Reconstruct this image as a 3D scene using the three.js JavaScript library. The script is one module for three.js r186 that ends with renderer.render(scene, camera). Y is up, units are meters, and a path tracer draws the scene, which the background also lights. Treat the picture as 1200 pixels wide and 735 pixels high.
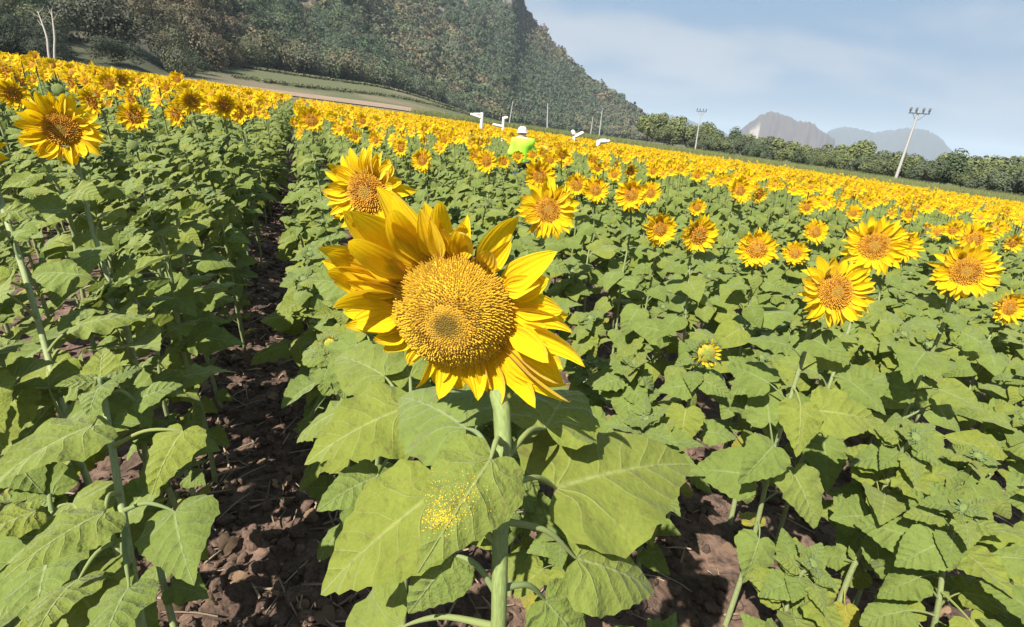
import * as THREE from 'three';
import { mergeGeometries } from 'three/addons/utils/BufferGeometryUtils.js';
import { MarchingCubes } from 'three/addons/objects/MarchingCubes.js';

// ------------------------------------------------------------------ camera, sky, sun, exposure
const scene = new THREE.Scene();
const FPX = 580;                                   // focal length in photograph pixels (1200 x 735)
const EYE = new THREE.Vector3(0, 1.55, 0);
const camera = new THREE.PerspectiveCamera(2 * Math.atan(367.5 / FPX) * 180 / Math.PI, 1024 / 627, 0.05, 9000);
camera.position.copy(EYE);
camera.rotation.order = 'YXZ';
camera.rotation.set(-20.8 * Math.PI / 180, 0, 5 * Math.PI / 180);
camera.updateMatrixWorld(true);

const renderer = new THREE.WebGLRenderer();
renderer.toneMapping = THREE.LinearToneMapping;
renderer.toneMappingExposure = 2.65;
renderer.shadowMap.enabled = true;

const SUN_DIR = new THREE.Vector3(-0.42, 0.74, 0.52).normalize();
const sun = new THREE.DirectionalLight(new THREE.Color(1.0, 0.94, 0.84), 4.6);
sun.position.copy(SUN_DIR).multiplyScalar(60);
sun.castShadow = true;
sun.shadow.mapSize.set(4096, 4096);
Object.assign(sun.shadow.camera, { left: -40, right: 40, top: 40, bottom: -40, near: 1, far: 160 });
scene.add(sun, sun.target);

// ------------------------------------------------------------------ random numbers and noise
function rngOf(seed) {
  let a = seed >>> 0;
  return () => { a = (a + 0x6D2B79F5) | 0; let t = Math.imul(a ^ (a >>> 15), 1 | a); t = (t + Math.imul(t ^ (t >>> 7), 61 | t)) ^ t; return ((t ^ (t >>> 14)) >>> 0) / 4294967296; };
}
const rnd = rngOf(20240611);
const R = (a, b, r = rnd) => a + (b - a) * r();
const clamp = (x, a, b) => Math.min(b, Math.max(a, x));
const sstep = (a, b, x) => { const t = clamp((x - a) / (b - a), 0, 1); return t * t * (3 - 2 * t); };
const mix = (a, b, t) => a + (b - a) * t;
function hash2(ix, iy, s = 0) { let h = Math.imul(ix, 374761393) ^ Math.imul(iy, 668265263) ^ Math.imul(s, 2147483647 ^ 0x5bd1e995); h = Math.imul(h ^ (h >>> 13), 1274126177); return ((h ^ (h >>> 16)) >>> 0) / 4294967296; }
function noise2(x, y, s = 0) {
  const ix = Math.floor(x), iy = Math.floor(y), fx = x - ix, fy = y - iy, u = fx * fx * (3 - 2 * fx), v = fy * fy * (3 - 2 * fy);
  return mix(mix(hash2(ix, iy, s), hash2(ix + 1, iy, s), u), mix(hash2(ix, iy + 1, s), hash2(ix + 1, iy + 1, s), u), v);
}
function fbm(x, y, o = 4, s = 0) { let a = 0.5, t = 0, n = 0; for (let i = 0; i < o; i++) { t += a * noise2(x, y, s + i); n += a; a *= 0.5; x *= 2.03; y *= 2.03; } return t / n; }

// ------------------------------------------------------------------ the sky: pale hazy blue with thin streaks of cloud
{
  const W = 1024, H = 512, data = new Float32Array(W * H * 4);
  for (let row = 0; row < H; row++) {
    const up = ((row + 0.5) / H - 0.5) * Math.PI, y = Math.sin(up), c = Math.cos(up);
    for (let col = 0; col < W; col++) {
      const az = ((col + 0.5) / W - 0.5) * 2 * Math.PI, x = Math.cos(az) * c, z = Math.sin(az) * c;
      const h = Math.max(0, y), t = 1 - Math.exp(-h * 5.5);
      let r = mix(0.148, 0.088, t), g = mix(0.192, 0.152, t), b = mix(0.232, 0.246, t);
      const k = 1 / (h + 0.22), cx = x * k, cz = z * k;
      const n = fbm(cx * 1.5 + 7.3, cz * 2.6 + 1.7, 5, 40), w = fbm(cx * 0.6 + 3.1, cz * 0.8 + 9.2, 3, 60);
      const cl = sstep(0.36, 0.60, n * 0.6 + w * 0.45) * 0.85 * sstep(0.0, 0.12, h);
      r = mix(r, 0.222, cl); g = mix(g, 0.240, cl); b = mix(b, 0.268, cl);
      const i = (row * W + col) * 4; data[i] = r; data[i + 1] = g; data[i + 2] = b; data[i + 3] = 1;
    }
  }
  const sky = new THREE.DataTexture(data, W, H, THREE.RGBAFormat, THREE.FloatType);
  sky.mapping = THREE.EquirectangularReflectionMapping; sky.magFilter = sky.minFilter = THREE.LinearFilter; sky.needsUpdate = true;
  scene.background = sky; scene.environment = sky;
}
scene.fog = new THREE.FogExp2(new THREE.Color(0.21, 0.25, 0.29), 0.00026);

// ------------------------------------------------------------------ helpers: pixels to directions and points
function ray(px, py) { return new THREE.Vector3((px - 600) / FPX, -(py - 367.5) / FPX, -1).applyQuaternion(camera.quaternion); }      // depth 1 along the lens axis
const at = (px, py, depth) => ray(px, py).multiplyScalar(depth).add(EYE);
const INV = camera.quaternion.clone().invert();
function toPix(p) { const v = p.clone().sub(EYE).applyQuaternion(INV); return v.z > -0.02 ? null : [600 + FPX * v.x / -v.z, 367.5 - FPX * v.y / -v.z, -v.z]; }
const azOf = (px, py) => { const r = ray(px, py); return Math.atan2(r.x, -r.z); };

// the field is a plane that falls away gently towards the right; its vanishing line runs along the yellow edge
const NRM = (() => { const n = new THREE.Vector3().crossVectors(ray(0, 60), ray(1200, 233)); if (n.y < 0) n.negate(); return n.normalize(); })();
const plane = (x, z) => -(NRM.x * x + NRM.z * z) / NRM.y;
const groundHit = (px, py) => { const r = ray(px, py), k = -EYE.y / (r.y + (NRM.x * r.x + NRM.z * r.z) / NRM.y); return EYE.clone().addScaledVector(r, k); };

// the footpath between two blocks of rows
const P0 = groundHit(312, 735), VPD = ray(350, 111); VPD.y = 0; VPD.normalize();
const ROWU = VPD, ROWW = new THREE.Vector3(-VPD.z, 0, VPD.x);                    // along the rows, and across them (to the right)
const across = (x, z) => (x - P0.x) * ROWW.x + (z - P0.z) * ROWW.z, along = (x, z) => (x - P0.x) * ROWU.x + (z - P0.z) * ROWU.z;
const FIELD_END = (x, z) => 43 + 3 * Math.sin(Math.atan2(x, -z) * 3);

// the mountain: elevation of its ridge by direction
const AZ_P = [[-300, -330], [0, -220], [200, -215], [400, -170], [470, -120], [540, -70], [585, -46], [602, -30], [609, 12], [625, 34], [650, 66], [680, 94], [700, 108], [725, 125], [745, 140], [760, 151], [790, 166], [840, 190]]
  .map(([px, py]) => { const r = ray(px, py); return [Math.atan2(r.x, -r.z), r.y / Math.hypot(r.x, r.z)]; }).sort((a, b) => a[0] - b[0]);
function ridgeTan(az) {
  if (az <= AZ_P[0][0]) return AZ_P[0][1] * sstep(AZ_P[0][0] - 0.9, AZ_P[0][0], az);
  for (let i = 1; i < AZ_P.length; i++) if (az <= AZ_P[i][0]) { const [a, b] = [AZ_P[i - 1], AZ_P[i]]; return mix(a[1], b[1], (az - a[0]) / (b[0] - a[0])); }
  return 0;
}
const AZL = azOf(150, 80), AZR = azOf(840, 185), AZM = azOf(620, 150), AZM0 = azOf(430, 125);
const AZF = azOf(330, 105), footDist = (az) => mix(mix(64, 128, sstep(AZL, AZF, az)), 330, sstep(AZF, AZR, az)), ridgeDist = (az) => mix(520, 430, sstep(AZL, AZR, az));
const leftness = (az) => 1 - sstep(AZM0, AZM, az);
function baseHeight(x, z) {
  const d = Math.hypot(x, z), az = Math.atan2(x, -z), front = sstep(-2.2, -1.5, az) * (1 - sstep(1.5, 2.2, az));
  let h = plane(x, z) * Math.min(1, 150 / Math.max(d, 1e-3));
  h += (1.15 * sstep(44, 51, d) + 4.6 * sstep(56, 135, d) * leftness(az)) * front;
  return h;
}
function mountainHeight(x, z) {
  const d = Math.hypot(x, z), az = Math.atan2(x, -z), rt = ridgeTan(az), d0 = footDist(az), d1 = ridgeDist(az);
  if (rt <= 0 || d < d0) return 0;
  const top = Math.max(0, d1 * rt + EYE.y - baseHeight(Math.sin(az) * d1, -Math.cos(az) * d1));
  const t = (d - d0) / (d1 - d0);
  let s = t <= 1 ? Math.pow(t, 1.25) : Math.max(0, 1 - Math.pow((t - 1) / 1.1, 2));
  if (t < 1) { const gl = fbm(az * 9, d * 0.006, 3, 5) - 0.5, cl = sstep(0.80, 0.9, t + (fbm(az * 14, 1.5, 3, 9) - 0.5) * 0.25); s += gl * 0.3 * Math.sin(Math.PI * Math.min(1, t)) ; s = mix(s, mix(s, 0.97, 0.35), cl); }
  return top * clamp(s, 0, 1);
}
function fieldRelief(x, z) {
  const d = Math.hypot(x, z); if (d > 46) return 0;
  const a = across(x, z), k = Math.abs(a) < 0.42 ? -0.07 * (1 - (a / 0.42) ** 2) : 0.025 * Math.cos((Math.abs(a) - 0.42) / 0.68 * Math.PI * 2);
  return k * (1 - sstep(20, 45, d)) + (fbm(x * 2.2, z * 2.2, 3, 77) - 0.5) * 0.09 * (1 - sstep(6, 14, d)) + (fbm(x * 11, z * 11, 2, 78) - 0.5) * 0.045 * (1 - sstep(3, 7, d));
}
const H = (x, z) => baseHeight(x, z) + mountainHeight(x, z) + fieldRelief(x, z);

// ------------------------------------------------------------------ naming
const used = {};
function numbered(n) { const k = used[n] = (used[n] ?? -1) + 1; return k ? n + '_' + String(k).padStart(3, '0') : n; }
function tag(o, label, category, group, kind) { o.userData.label = label; if (category) o.userData.category = category; if (group) o.userData.group = group; if (kind) o.userData.kind = kind; return o; }
function mesh(name, geo, mat, parent) { const m = new THREE.Mesh(geo, mat); m.name = parent === scene ? numbered(name) : name; m.castShadow = m.receiveShadow = true; parent.add(m); return m; }

// ------------------------------------------------------------------ textures
function dataTex(W, Hh, fn, srgb = true, wrap = true) {
  const d = new Uint8Array(W * Hh * 4);
  for (let j = 0; j < Hh; j++) for (let i = 0; i < W; i++) { const c = fn((i + 0.5) / W, (j + 0.5) / Hh), k = (j * W + i) * 4; for (let q = 0; q < 3; q++) d[k + q] = clamp(Math.round(c[q] * 255), 0, 255); d[k + 3] = 255; }
  const t = new THREE.DataTexture(d, W, Hh); t.magFilter = THREE.LinearFilter; t.minFilter = THREE.LinearMipmapLinearFilter; t.generateMipmaps = true;
  if (wrap) t.wrapS = t.wrapT = THREE.RepeatWrapping; if (srgb) t.colorSpace = THREE.SRGBColorSpace; t.needsUpdate = true; return t;
}
const enc = (l) => l <= 0.0031308 ? 12.92 * l : 1.055 * Math.pow(l, 1 / 2.4) - 0.055;
const lin3 = (r, g, b) => [enc(r), enc(g), enc(b)];
// leaf: blade x in -0.5..0.5, y in -0.16..1 ; a plain pale patch for petioles sits in the top corner
const VEINS = [[0.0, 0.12], [0.015, 0.72], [0.22, 0.85], [0.40, 0.92], [0.57, 1.0], [0.73, 1.1]];
function veinAt(x, y) {
  y += (noise2(x * 7 + 3, y * 5, 23) - 0.5) * 0.06 + (x > 0 ? 0.03 : -0.02) * sstep(0.1, 0.5, y); const ax = Math.abs(x); let v = Math.exp(-((ax / (0.013 * (1.15 - y * 0.8))) ** 2));
  let near = 9;
  for (const [y0, s] of VEINS) { const f = Math.abs(y - (y0 + s * ax - 0.35 * ax * ax)) / Math.sqrt(1 + s * s); near = Math.min(near, f); v = Math.max(v, (s === 0.72 ? 0.8 : 0.5) * Math.exp(-((f / 0.0058) ** 2)) * sstep(0.42, 0.1, ax)); }
  return [clamp(v, 0, 1), near];
}
const leafMap = dataTex(384, 448, (u, v) => {
  if (u < 0.07 && v > 0.93) return lin3(0.25, 0.30, 0.11);
  const x = u - 0.5, y = v * 1.16 - 0.16, [vn, near] = veinAt(x, y);
  const n = fbm(x * 60, y * 60, 3, 3), c = fbm(x * 7 + 4, y * 7, 3, 8), k = 0.82 + 0.22 * n + 0.24 * (c - 0.5);
  const sp = sstep(0.80, 0.86, noise2(x * 34 + 9, y * 34, 17)) * 0.3, br = sstep(0.86, 0.89, noise2(x * 21 + 2, y * 21 + 7, 19)) * 0.35;
  let r = 0.182 * k, g = 0.226 * k, b = 0.046 * k;
  r = mix(r, 0.31, vn * 0.62); g = mix(g, 0.35, vn * 0.62); b = mix(b, 0.15, vn * 0.62);
  r = mix(r, 0.20, sp); g = mix(g, 0.19, sp); b = mix(b, 0.06, sp);
  r = mix(r, 0.13, br); g = mix(g, 0.10, br); b = mix(b, 0.045, br);
  return lin3(r, g, b);
}, true, false);
const leafBump = dataTex(384, 448, (u, v) => {
  const x = u - 0.5, y = v * 1.16 - 0.16, [vn, near] = veinAt(x, y), q = 0.35 + 0.4 * sstep(0, 0.06, near) - 0.35 * vn + 0.45 * (fbm(x * 30, y * 30, 3, 21) - 0.5);
  return [q, q, q];
}, false, false);
const petalMap = dataTex(96, 192, (u, v) => {
  const s = fbm(u * 26, v * 1.6, 3, 31), n = fbm(u * 6, v * 9, 3, 33), k = 0.74 + 0.36 * s + 0.16 * (n - 0.5), o = sstep(0.30, 0.0, v);
  return lin3(0.80 * k, mix(0.55, 0.42, o) * k, 0.006 * k);
}, true, false);
const petalBump = dataTex(96, 192, (u, v) => { const q = 0.5 + 0.3 * Math.sin(u * 34) * 0.5 + 0.3 * (fbm(u * 18, v * 3, 2, 35) - 0.5); return [q, q, q]; }, false, false);
const grainMap = dataTex(256, 256, (u, v) => { const n = 0.72 + 0.28 * fbm(u * 40, v * 40, 4, 51); return [n, n, n]; }, true);
const soilMap = dataTex(512, 512, (u, v) => {
  const a = fbm(u * 18, v * 18, 5, 61), b = fbm(u * 70, v * 70, 3, 63), st = sstep(0.78, 0.86, noise2(u * 120 + 40 * a, v * 26, 65));
  const k = 0.5 + 0.62 * a * 0.9 + 0.35 * (b - 0.5);
  return [mix(k, 0.98, st * 0.45), mix(k * 0.98, 0.93, st * 0.45), mix(k * 0.96, 0.85, st * 0.4)];
}, true);
const soilBump = dataTex(512, 512, (u, v) => { const q = fbm(u * 26, v * 26, 5, 67); return [q, q, q]; }, false);

// ------------------------------------------------------------------ materials
const leafOf = (r, g, b) => new THREE.MeshPhysicalMaterial({ color: new THREE.Color(r, g, b), map: leafMap, bumpMap: leafBump, bumpScale: 0.0042, roughness: 1, transmission: 0.38, thickness: 0, ior: 1.4, specularIntensity: 0.3, side: THREE.DoubleSide, vertexColors: true });
const LEAVES = [leafOf(1, 1, 1), leafOf(0.84, 0.90, 0.95), leafOf(1.07, 1.03, 0.88), leafOf(0.92, 0.98, 1.1)];
const YELLOWING = leafOf(1.4, 1.08, 0.75);
const PETAL = new THREE.MeshPhysicalMaterial({ map: petalMap, bumpMap: petalBump, bumpScale: 0.0022, roughness: 1, transmission: 0.42, thickness: 0, ior: 1.35, specularIntensity: 0.35, side: THREE.DoubleSide, vertexColors: true });
const DISC = new THREE.MeshStandardMaterial({ vertexColors: true, roughness: 0.95, map: grainMap });
const STEM = new THREE.MeshStandardMaterial({ vertexColors: true, roughness: 0.75, map: grainMap });
const SOIL = new THREE.MeshStandardMaterial({ vertexColors: true, map: soilMap, bumpMap: soilBump, bumpScale: 0.03, roughness: 1 });
const flat = (r, g, b, rough = 0.85, extra = {}) => new THREE.MeshStandardMaterial({ color: new THREE.Color(r, g, b), roughness: rough, ...extra });

// ------------------------------------------------------------------ geometry kit
function geoFrom(pos, idx, uv, col) {
  const g = new THREE.BufferGeometry();
  g.setAttribute('position', new THREE.Float32BufferAttribute(pos, 3));
  g.setAttribute('uv', new THREE.Float32BufferAttribute(uv, 2));
  if (!col) { col = new Float32Array(pos.length).fill(1); }
  g.setAttribute('color', new THREE.Float32BufferAttribute(col, 3));
  g.setIndex(idx); g.computeVertexNormals(); return g;
}
function paint(g, fn) { const p = g.attributes.position, c = new Float32Array(p.count * 3); for (let i = 0; i < p.count; i++) { const q = typeof fn === 'function' ? fn(p.getX(i), p.getY(i), p.getZ(i)) : fn; c.set(q, i * 3); } g.setAttribute('color', new THREE.BufferAttribute(c, 3)); return g; }
function tube(points, radii, seg = 8, steps = 12, color = [1, 1, 1], uvAt = null) {
  const curve = new THREE.CatmullRomCurve3(points), fr = curve.computeFrenetFrames(steps, false), pos = [], idx = [], uv = [], col = [];
  for (let i = 0; i <= steps; i++) {
    const t = i / steps, p = curve.getPointAt(t), f = t * (radii.length - 1), k = Math.min(radii.length - 2, Math.floor(f)), r = mix(radii[k], radii[k + 1], f - k);
    for (let j = 0; j <= seg; j++) {
      const a = j / seg * Math.PI * 2, c = Math.cos(a) * r, s = Math.sin(a) * r;
      pos.push(p.x + fr.normals[i].x * c + fr.binormals[i].x * s, p.y + fr.normals[i].y * c + fr.binormals[i].y * s, p.z + fr.normals[i].z * c + fr.binormals[i].z * s);
      if (uvAt) uv.push(uvAt[0], uvAt[1]); else uv.push(j / seg, t * 6); col.push(...color);
    }
  }
  for (let i = 0; i < steps; i++) for (let j = 0; j < seg; j++) { const a = i * (seg + 1) + j, b = a + seg + 1; idx.push(a, a + 1, b, b, a + 1, b + 1); }
  const last = (steps) * (seg + 1), c = pos.length / 3, e = curve.getPointAt(1); pos.push(e.x, e.y, e.z); uv.push(...(uvAt || [0.5, 6])); col.push(...color);
  for (let j = 0; j < seg; j++) idx.push(last + j, last + j + 1, c);
  return geoFrom(pos, idx, uv, col);
}

// heart-shaped, finely toothed outline of one half of a leaf blade, from the notch round to the tip
const HALF = [[0, -0.005], [0.09, -0.105], [0.20, -0.14], [0.32, -0.10], [0.41, 0.0], [0.445, 0.13], [0.425, 0.28], [0.36, 0.44], [0.27, 0.60], [0.165, 0.77], [0.07, 0.92], [0, 1.0]];
const halfCurve = new THREE.CatmullRomCurve3(HALF.map(([x, y]) => new THREE.Vector3(x, y, 0)));
function bladeGrid(rings, n, teeth, r) {                       // returns flat points [x, y] and indices; centre first
  const out = [], m = n;                                       // m points on each half
  const rim = [];
  for (let i = 0; i < 2 * m; i++) {
    const h = i < m ? i / m : (2 * m - i) / m, s = i < m ? 1 : -1, p = halfCurve.getPointAt(h), tooth = teeth && h > 0.12 && h < 0.97 ? (i % 2 ? 1.0 : 0.955) + R(-0.012, 0.012, r) : 1;
    rim.push([p.x * s * tooth, (p.y - 0.2) * tooth + 0.2]);
  }
  const pts = [[0, 0.2]], idx = [], N = rim.length;
  for (let k = 1; k <= rings; k++) { const f = k / rings; for (const [x, y] of rim) pts.push([x * f, 0.2 + (y - 0.2) * f]); }
  for (let j = 0; j < N; j++) idx.push(0, 1 + j, 1 + (j + 1) % N);
  for (let k = 0; k < rings - 1; k++) for (let j = 0; j < N; j++) { const a = 1 + k * N + j, b = 1 + k * N + (j + 1) % N, c = a + N, d = b + N; idx.push(a, c, b, b, c, d); }
  return { pts, idx };
}
// a blade bent along its midrib: base at (0, by, bz), leaving at angle a0 from horizontal and turning by bend; cup folds the sides, wave ripples the rim
function bladeGeo({ rings, n, teeth }, { a0, bend, cup, wave, twist = 0, wide = 1 }, r, base = [0, 0]) {
  const g = bladeGrid(rings, n, teeth, r), pos = [], uv = [], ph = R(0, 6, r), f1 = R(2.2, 3.6, r), ph2 = R(0, 6, r);
  for (const [x0, y] of g.pts) {
    const x = x0 * wide; let zz = 0, yy = 0; const steps = 8;
    if (y <= 0) { zz = y * Math.cos(a0); yy = y * Math.sin(a0); } else for (let k = 0; k < steps; k++) { const t = y * (k + 0.5) / steps, a = a0 + bend * t; zz += Math.cos(a) * y / steps; yy += Math.sin(a) * y / steps; }
    const a = a0 + bend * Math.max(0, y), ax = Math.abs(x);
    let nz = cup * ax * ax * 1.6 + Math.min(ax, 0.08) * 0.25 + wave * Math.sin(y * 6.28 * f1 + ph + (x > 0 ? 1.7 : 0)) * ax * ax * 3.0 + wave * 0.5 * Math.sin(x * 9 + ph2) * y + twist * x * y;
    pos.push(x, base[0] + yy + nz * Math.cos(a), base[1] + zz - nz * Math.sin(a));
    uv.push(clamp(x0, -0.49, 0.49) + 0.5, (y + 0.16) / 1.16);
  }
  return geoFrom(pos, g.idx, uv);
}
const PET_UV = [0.03, 0.97];
function leafGeo(lod, o, r) {                                  // petiole from the stem at the origin, then the blade; blade length 1
  const L = o.petiole, e = [L * Math.sin(o.rise), L * Math.cos(o.rise)];
  const parts = [bladeGeo(lod, o, r, e)];
  if (lod.petiole) parts.push(tube([new THREE.Vector3(0, 0, 0), new THREE.Vector3(0, e[0] * 0.62, e[1] * 0.42), new THREE.Vector3(0, e[0] * 1.0, e[1] * 0.93), new THREE.Vector3(0, e[0] + 0.05 * Math.sin(o.a0) - 0.012, e[1] + 0.05 * Math.cos(o.a0))], [0.03, 0.022, 0.017, 0.008], lod.petiole, lod.petiole > 4 ? 7 : 4, [1, 1, 1], PET_UV));
  return parts.length > 1 ? mergeGeometries(parts) : parts[0];
}
const FINE = { rings: 6, n: 22, teeth: true, petiole: 6 }, MID = { rings: 3, n: 9, teeth: false, petiole: 3 }, LOW = { rings: 2, n: 5, teeth: false, petiole: 0 }, FAR = { rings: 1, n: 4, teeth: false, petiole: 0 };
function leafSet(lod, count, seed) {
  const r = rngOf(seed), out = [];
  for (let i = 0; i < count; i++) out.push(leafGeo(lod, { petiole: R(0.45, 0.75, r), rise: R(0.35, 0.95, r), a0: R(-0.45, 0.35, r), bend: R(-1.25, -0.35, r), cup: R(-0.55, 0.45, r), wave: R(0.05, 0.16, r), twist: R(-0.25, 0.25, r), wide: R(0.92, 1.12, r) }, r));
  return out;
}
const LEAF = { fine: leafSet(FINE, 8, 11), mid: leafSet(MID, 8, 12), low: leafSet(LOW, 6, 13), far: leafSet(FAR, 5, 14) };
for (const k in LEAF) for (const g of LEAF[k]) g.name = 'leaf';

// ---- flower heads: +z is the way a flower faces, y up
function petalGeo(nx, ny, { len, wid, bend, curl, fold, twist, sway }, r) {
  const pos = [], uv = [], idx = [];
  for (let j = 0; j <= ny; j++) {
    const t = j / ny, w = wid * (0.32 + 0.68 * sstep(0, 0.38, t)) * Math.pow(Math.max(0, 1 - Math.pow(t, 2.6)), 0.75);
    const a = bend * t + curl * t * t * t, tw = twist * t;
    for (let i = 0; i <= nx; i++) {
      const q = i / nx * 2 - 1, x = q * w * 0.5, zf = fold * Math.abs(q) * w * 0.5 - Math.abs(Math.sin(q * 4.2)) * w * 0.05;
      pos.push(x * Math.cos(tw) - zf * Math.sin(tw) + sway * t * t * len, t * len * Math.cos(a * 0.6), t * len * Math.sin(a * 0.6) + zf * Math.cos(tw) + x * Math.sin(tw));
      uv.push(0.5 + q * 0.48, 0.02 + t * 0.96);
    }
  }
  for (let j = 0; j < ny; j++) for (let i = 0; i < nx; i++) { const a = j * (nx + 1) + i, b = a + nx + 1; idx.push(a, a + 1, b, b, a + 1, b + 1); }
  return geoFrom(pos, idx, uv);
}
const petalSet = (nx, ny, count, seed) => { const r = rngOf(seed), out = []; for (let i = 0; i < count; i++) out.push(petalGeo(nx, ny, { len: 1, wid: R(0.34, 0.47, r), bend: R(-0.35, 0.55, r), curl: R(-0.7, 0.7, r), fold: R(0.1, 0.8, r), twist: R(-0.5, 0.5, r), sway: R(-0.12, 0.12, r) }, r)); return out; };
const PETALS = { fine: petalSet(6, 10, 10, 91), mid: petalSet(2, 4, 8, 92), low: petalSet(1, 2, 5, 93) };
const GREEN = [0.20, 0.26, 0.075], DARKGREEN = [0.11, 0.165, 0.045];
function bractGeo(len, wid) { return paint(petalGeo(2, 4, { len, wid, bend: -0.3, curl: -0.5, fold: 0.5, twist: 0, sway: 0 }), DARKGREEN); }
const BRACT = bractGeo(1, 0.5);
// disc colours: pollen-yellow rim, brown inside, olive heart
function discColor(q, r, tone) {
  const j = R(0.8, 1.2, r), rim = tone.rim, mid = tone.mid, heart = tone.heart, a = sstep(tone.m1, tone.m2, q), b = sstep(tone.h1, tone.h2, q);
  return [0, 1, 2].map((k) => mix(heart[k], mix(mid[k], rim[k], a), b) * j);
}
const TONE_OPEN = { rim: [0.80, 0.44, 0.018], mid: [0.60, 0.27, 0.012], heart: [0.40, 0.235, 0.022], m1: 0.55, m2: 0.95, h1: 0.2, h2: 0.42 };
const TONE_MAIN = { rim: [0.86, 0.53, 0.020], mid: [0.70, 0.39, 0.018], heart: [0.21, 0.135, 0.010], m1: 0.42, m2: 0.62, h1: 0.13, h2: 0.30 };
const TONE_YOUNG = { rim: [0.50, 0.42, 0.03], mid: [0.36, 0.37, 0.04], heart: [0.24, 0.32, 0.05], m1: 0.5, m2: 0.9, h1: 0.1, h2: 0.5 };
const TONE_BUD = { rim: [0.17, 0.23, 0.06], mid: [0.19, 0.25, 0.065], heart: [0.2, 0.25, 0.07], m1: 0.5, m2: 0.9, h1: 0.1, h2: 0.5 };
function discGeos(Rd, dome, rings, seg, tone, r) {
  const pos = [0, 0, dome], col = [...discColor(0, r, tone)], uv = [0.5, 0.5], idx = [];
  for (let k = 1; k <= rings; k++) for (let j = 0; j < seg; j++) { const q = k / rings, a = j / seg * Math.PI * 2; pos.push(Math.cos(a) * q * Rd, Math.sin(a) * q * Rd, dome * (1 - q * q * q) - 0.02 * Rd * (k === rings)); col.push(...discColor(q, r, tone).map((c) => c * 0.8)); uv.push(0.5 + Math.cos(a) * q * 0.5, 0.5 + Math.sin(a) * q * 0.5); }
  for (let j = 0; j < seg; j++) idx.push(0, 1 + j, 1 + (j + 1) % seg);
  for (let k = 0; k < rings - 1; k++) for (let j = 0; j < seg; j++) { const a = 1 + k * seg + j, b = 1 + k * seg + (j + 1) % seg; idx.push(a, a + seg, b, b, a + seg, b + seg); }
  return geoFrom(pos, idx, uv, col);
}
function floretGeo(Rd, dome, count, sides, tone, r, hMul = 1) {
  const pos = [], col = [], uv = [], idx = [];
  for (let i = 0; i < count; i++) {
    const q = Math.min(0.985, Math.sqrt((i + 0.5) / count) * 0.985 + R(-0.5, 0.5, r) / Math.sqrt(count) * 0.55), a = i * 2.39996323 + R(-0.5, 0.5, r) * 1.1 / Math.sqrt(i + 3), x = Math.cos(a) * q * Rd, y = Math.sin(a) * q * Rd, z = dome * (1 - q * q * q);
    const w = Rd / Math.sqrt(count) * 0.95, h = w * hMul * (q > 0.35 ? R(1.3, 2.6, r) : R(0.5, 0.9, r)), c = discColor(q + R(-0.05, 0.05, r), r, tone), o = pos.length / 3;
    const dark = q > 0.3 && q < 0.6 && r() < 0.35 ? 0.45 : 1, ox = x * 0.16 * h / w * 0.5, oy = y * 0.16 * h / w * 0.5;
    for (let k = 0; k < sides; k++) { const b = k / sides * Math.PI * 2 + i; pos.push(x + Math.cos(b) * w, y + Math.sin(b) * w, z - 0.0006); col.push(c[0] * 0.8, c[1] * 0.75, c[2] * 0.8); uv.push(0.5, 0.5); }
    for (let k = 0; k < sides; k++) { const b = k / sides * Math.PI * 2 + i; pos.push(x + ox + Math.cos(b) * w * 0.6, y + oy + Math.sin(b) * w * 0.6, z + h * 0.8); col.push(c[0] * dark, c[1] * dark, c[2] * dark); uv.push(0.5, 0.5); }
    pos.push(x + ox, y + oy, z + h); col.push(c[0] * dark, c[1] * dark, c[2] * dark); uv.push(0.5, 0.5);
    for (let k = 0; k < sides; k++) { const k2 = (k + 1) % sides; idx.push(o + k, o + k2, o + sides + k, o + sides + k, o + k2, o + sides + k2, o + sides + k, o + sides + k2, o + 2 * sides); }
  }
  return geoFrom(pos, idx, uv, col);
}
function backGeo(Rd, seg) {                                   // the green receptacle behind the disc
  const g = new THREE.LatheGeometry([[0.012, -0.42], [0.25, -0.40], [0.55, -0.30], [0.85, -0.14], [1.03, 0.0], [0.9, 0.03]].map(([a, b]) => new THREE.Vector2(a * Rd, b * Rd)), seg);
  g.rotateX(Math.PI / 2); return paint(g, GREEN);
}
function petalLayout(n, r, o) {                               // angle, length, tilt for each petal of a head
  const list = [];
  for (let i = 0; i < n; i++) { const inner = i % 2, a = (i + R(-0.35, 0.35, r)) / n * Math.PI * 2; list.push({ a, len: R(0.82, 1.12, r) * (inner ? 0.93 : 1), tilt: (inner ? 0.30 : 0.08) + R(-0.2, 0.28, r) + (o.tilt || 0), roll: R(-0.4, 0.4, r), sx: R(0.85, 1.2, r) }); }
  return list;
}
const _m = new THREE.Matrix4(), _q = new THREE.Quaternion(), _e = new THREE.Euler();
function petalMatrix(p, Rd, L) {
  const m = new THREE.Matrix4().makeRotationZ(p.a - Math.PI / 2);
  m.multiply(_m.makeTranslation(0, Rd * 0.93, -0.02 * Rd)).multiply(_m.makeRotationX(p.tilt)).multiply(_m.makeRotationY(p.roll));
  return m.multiply(_m.makeScale(L * p.len * p.sx, L * p.len, L * p.len));
}
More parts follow.
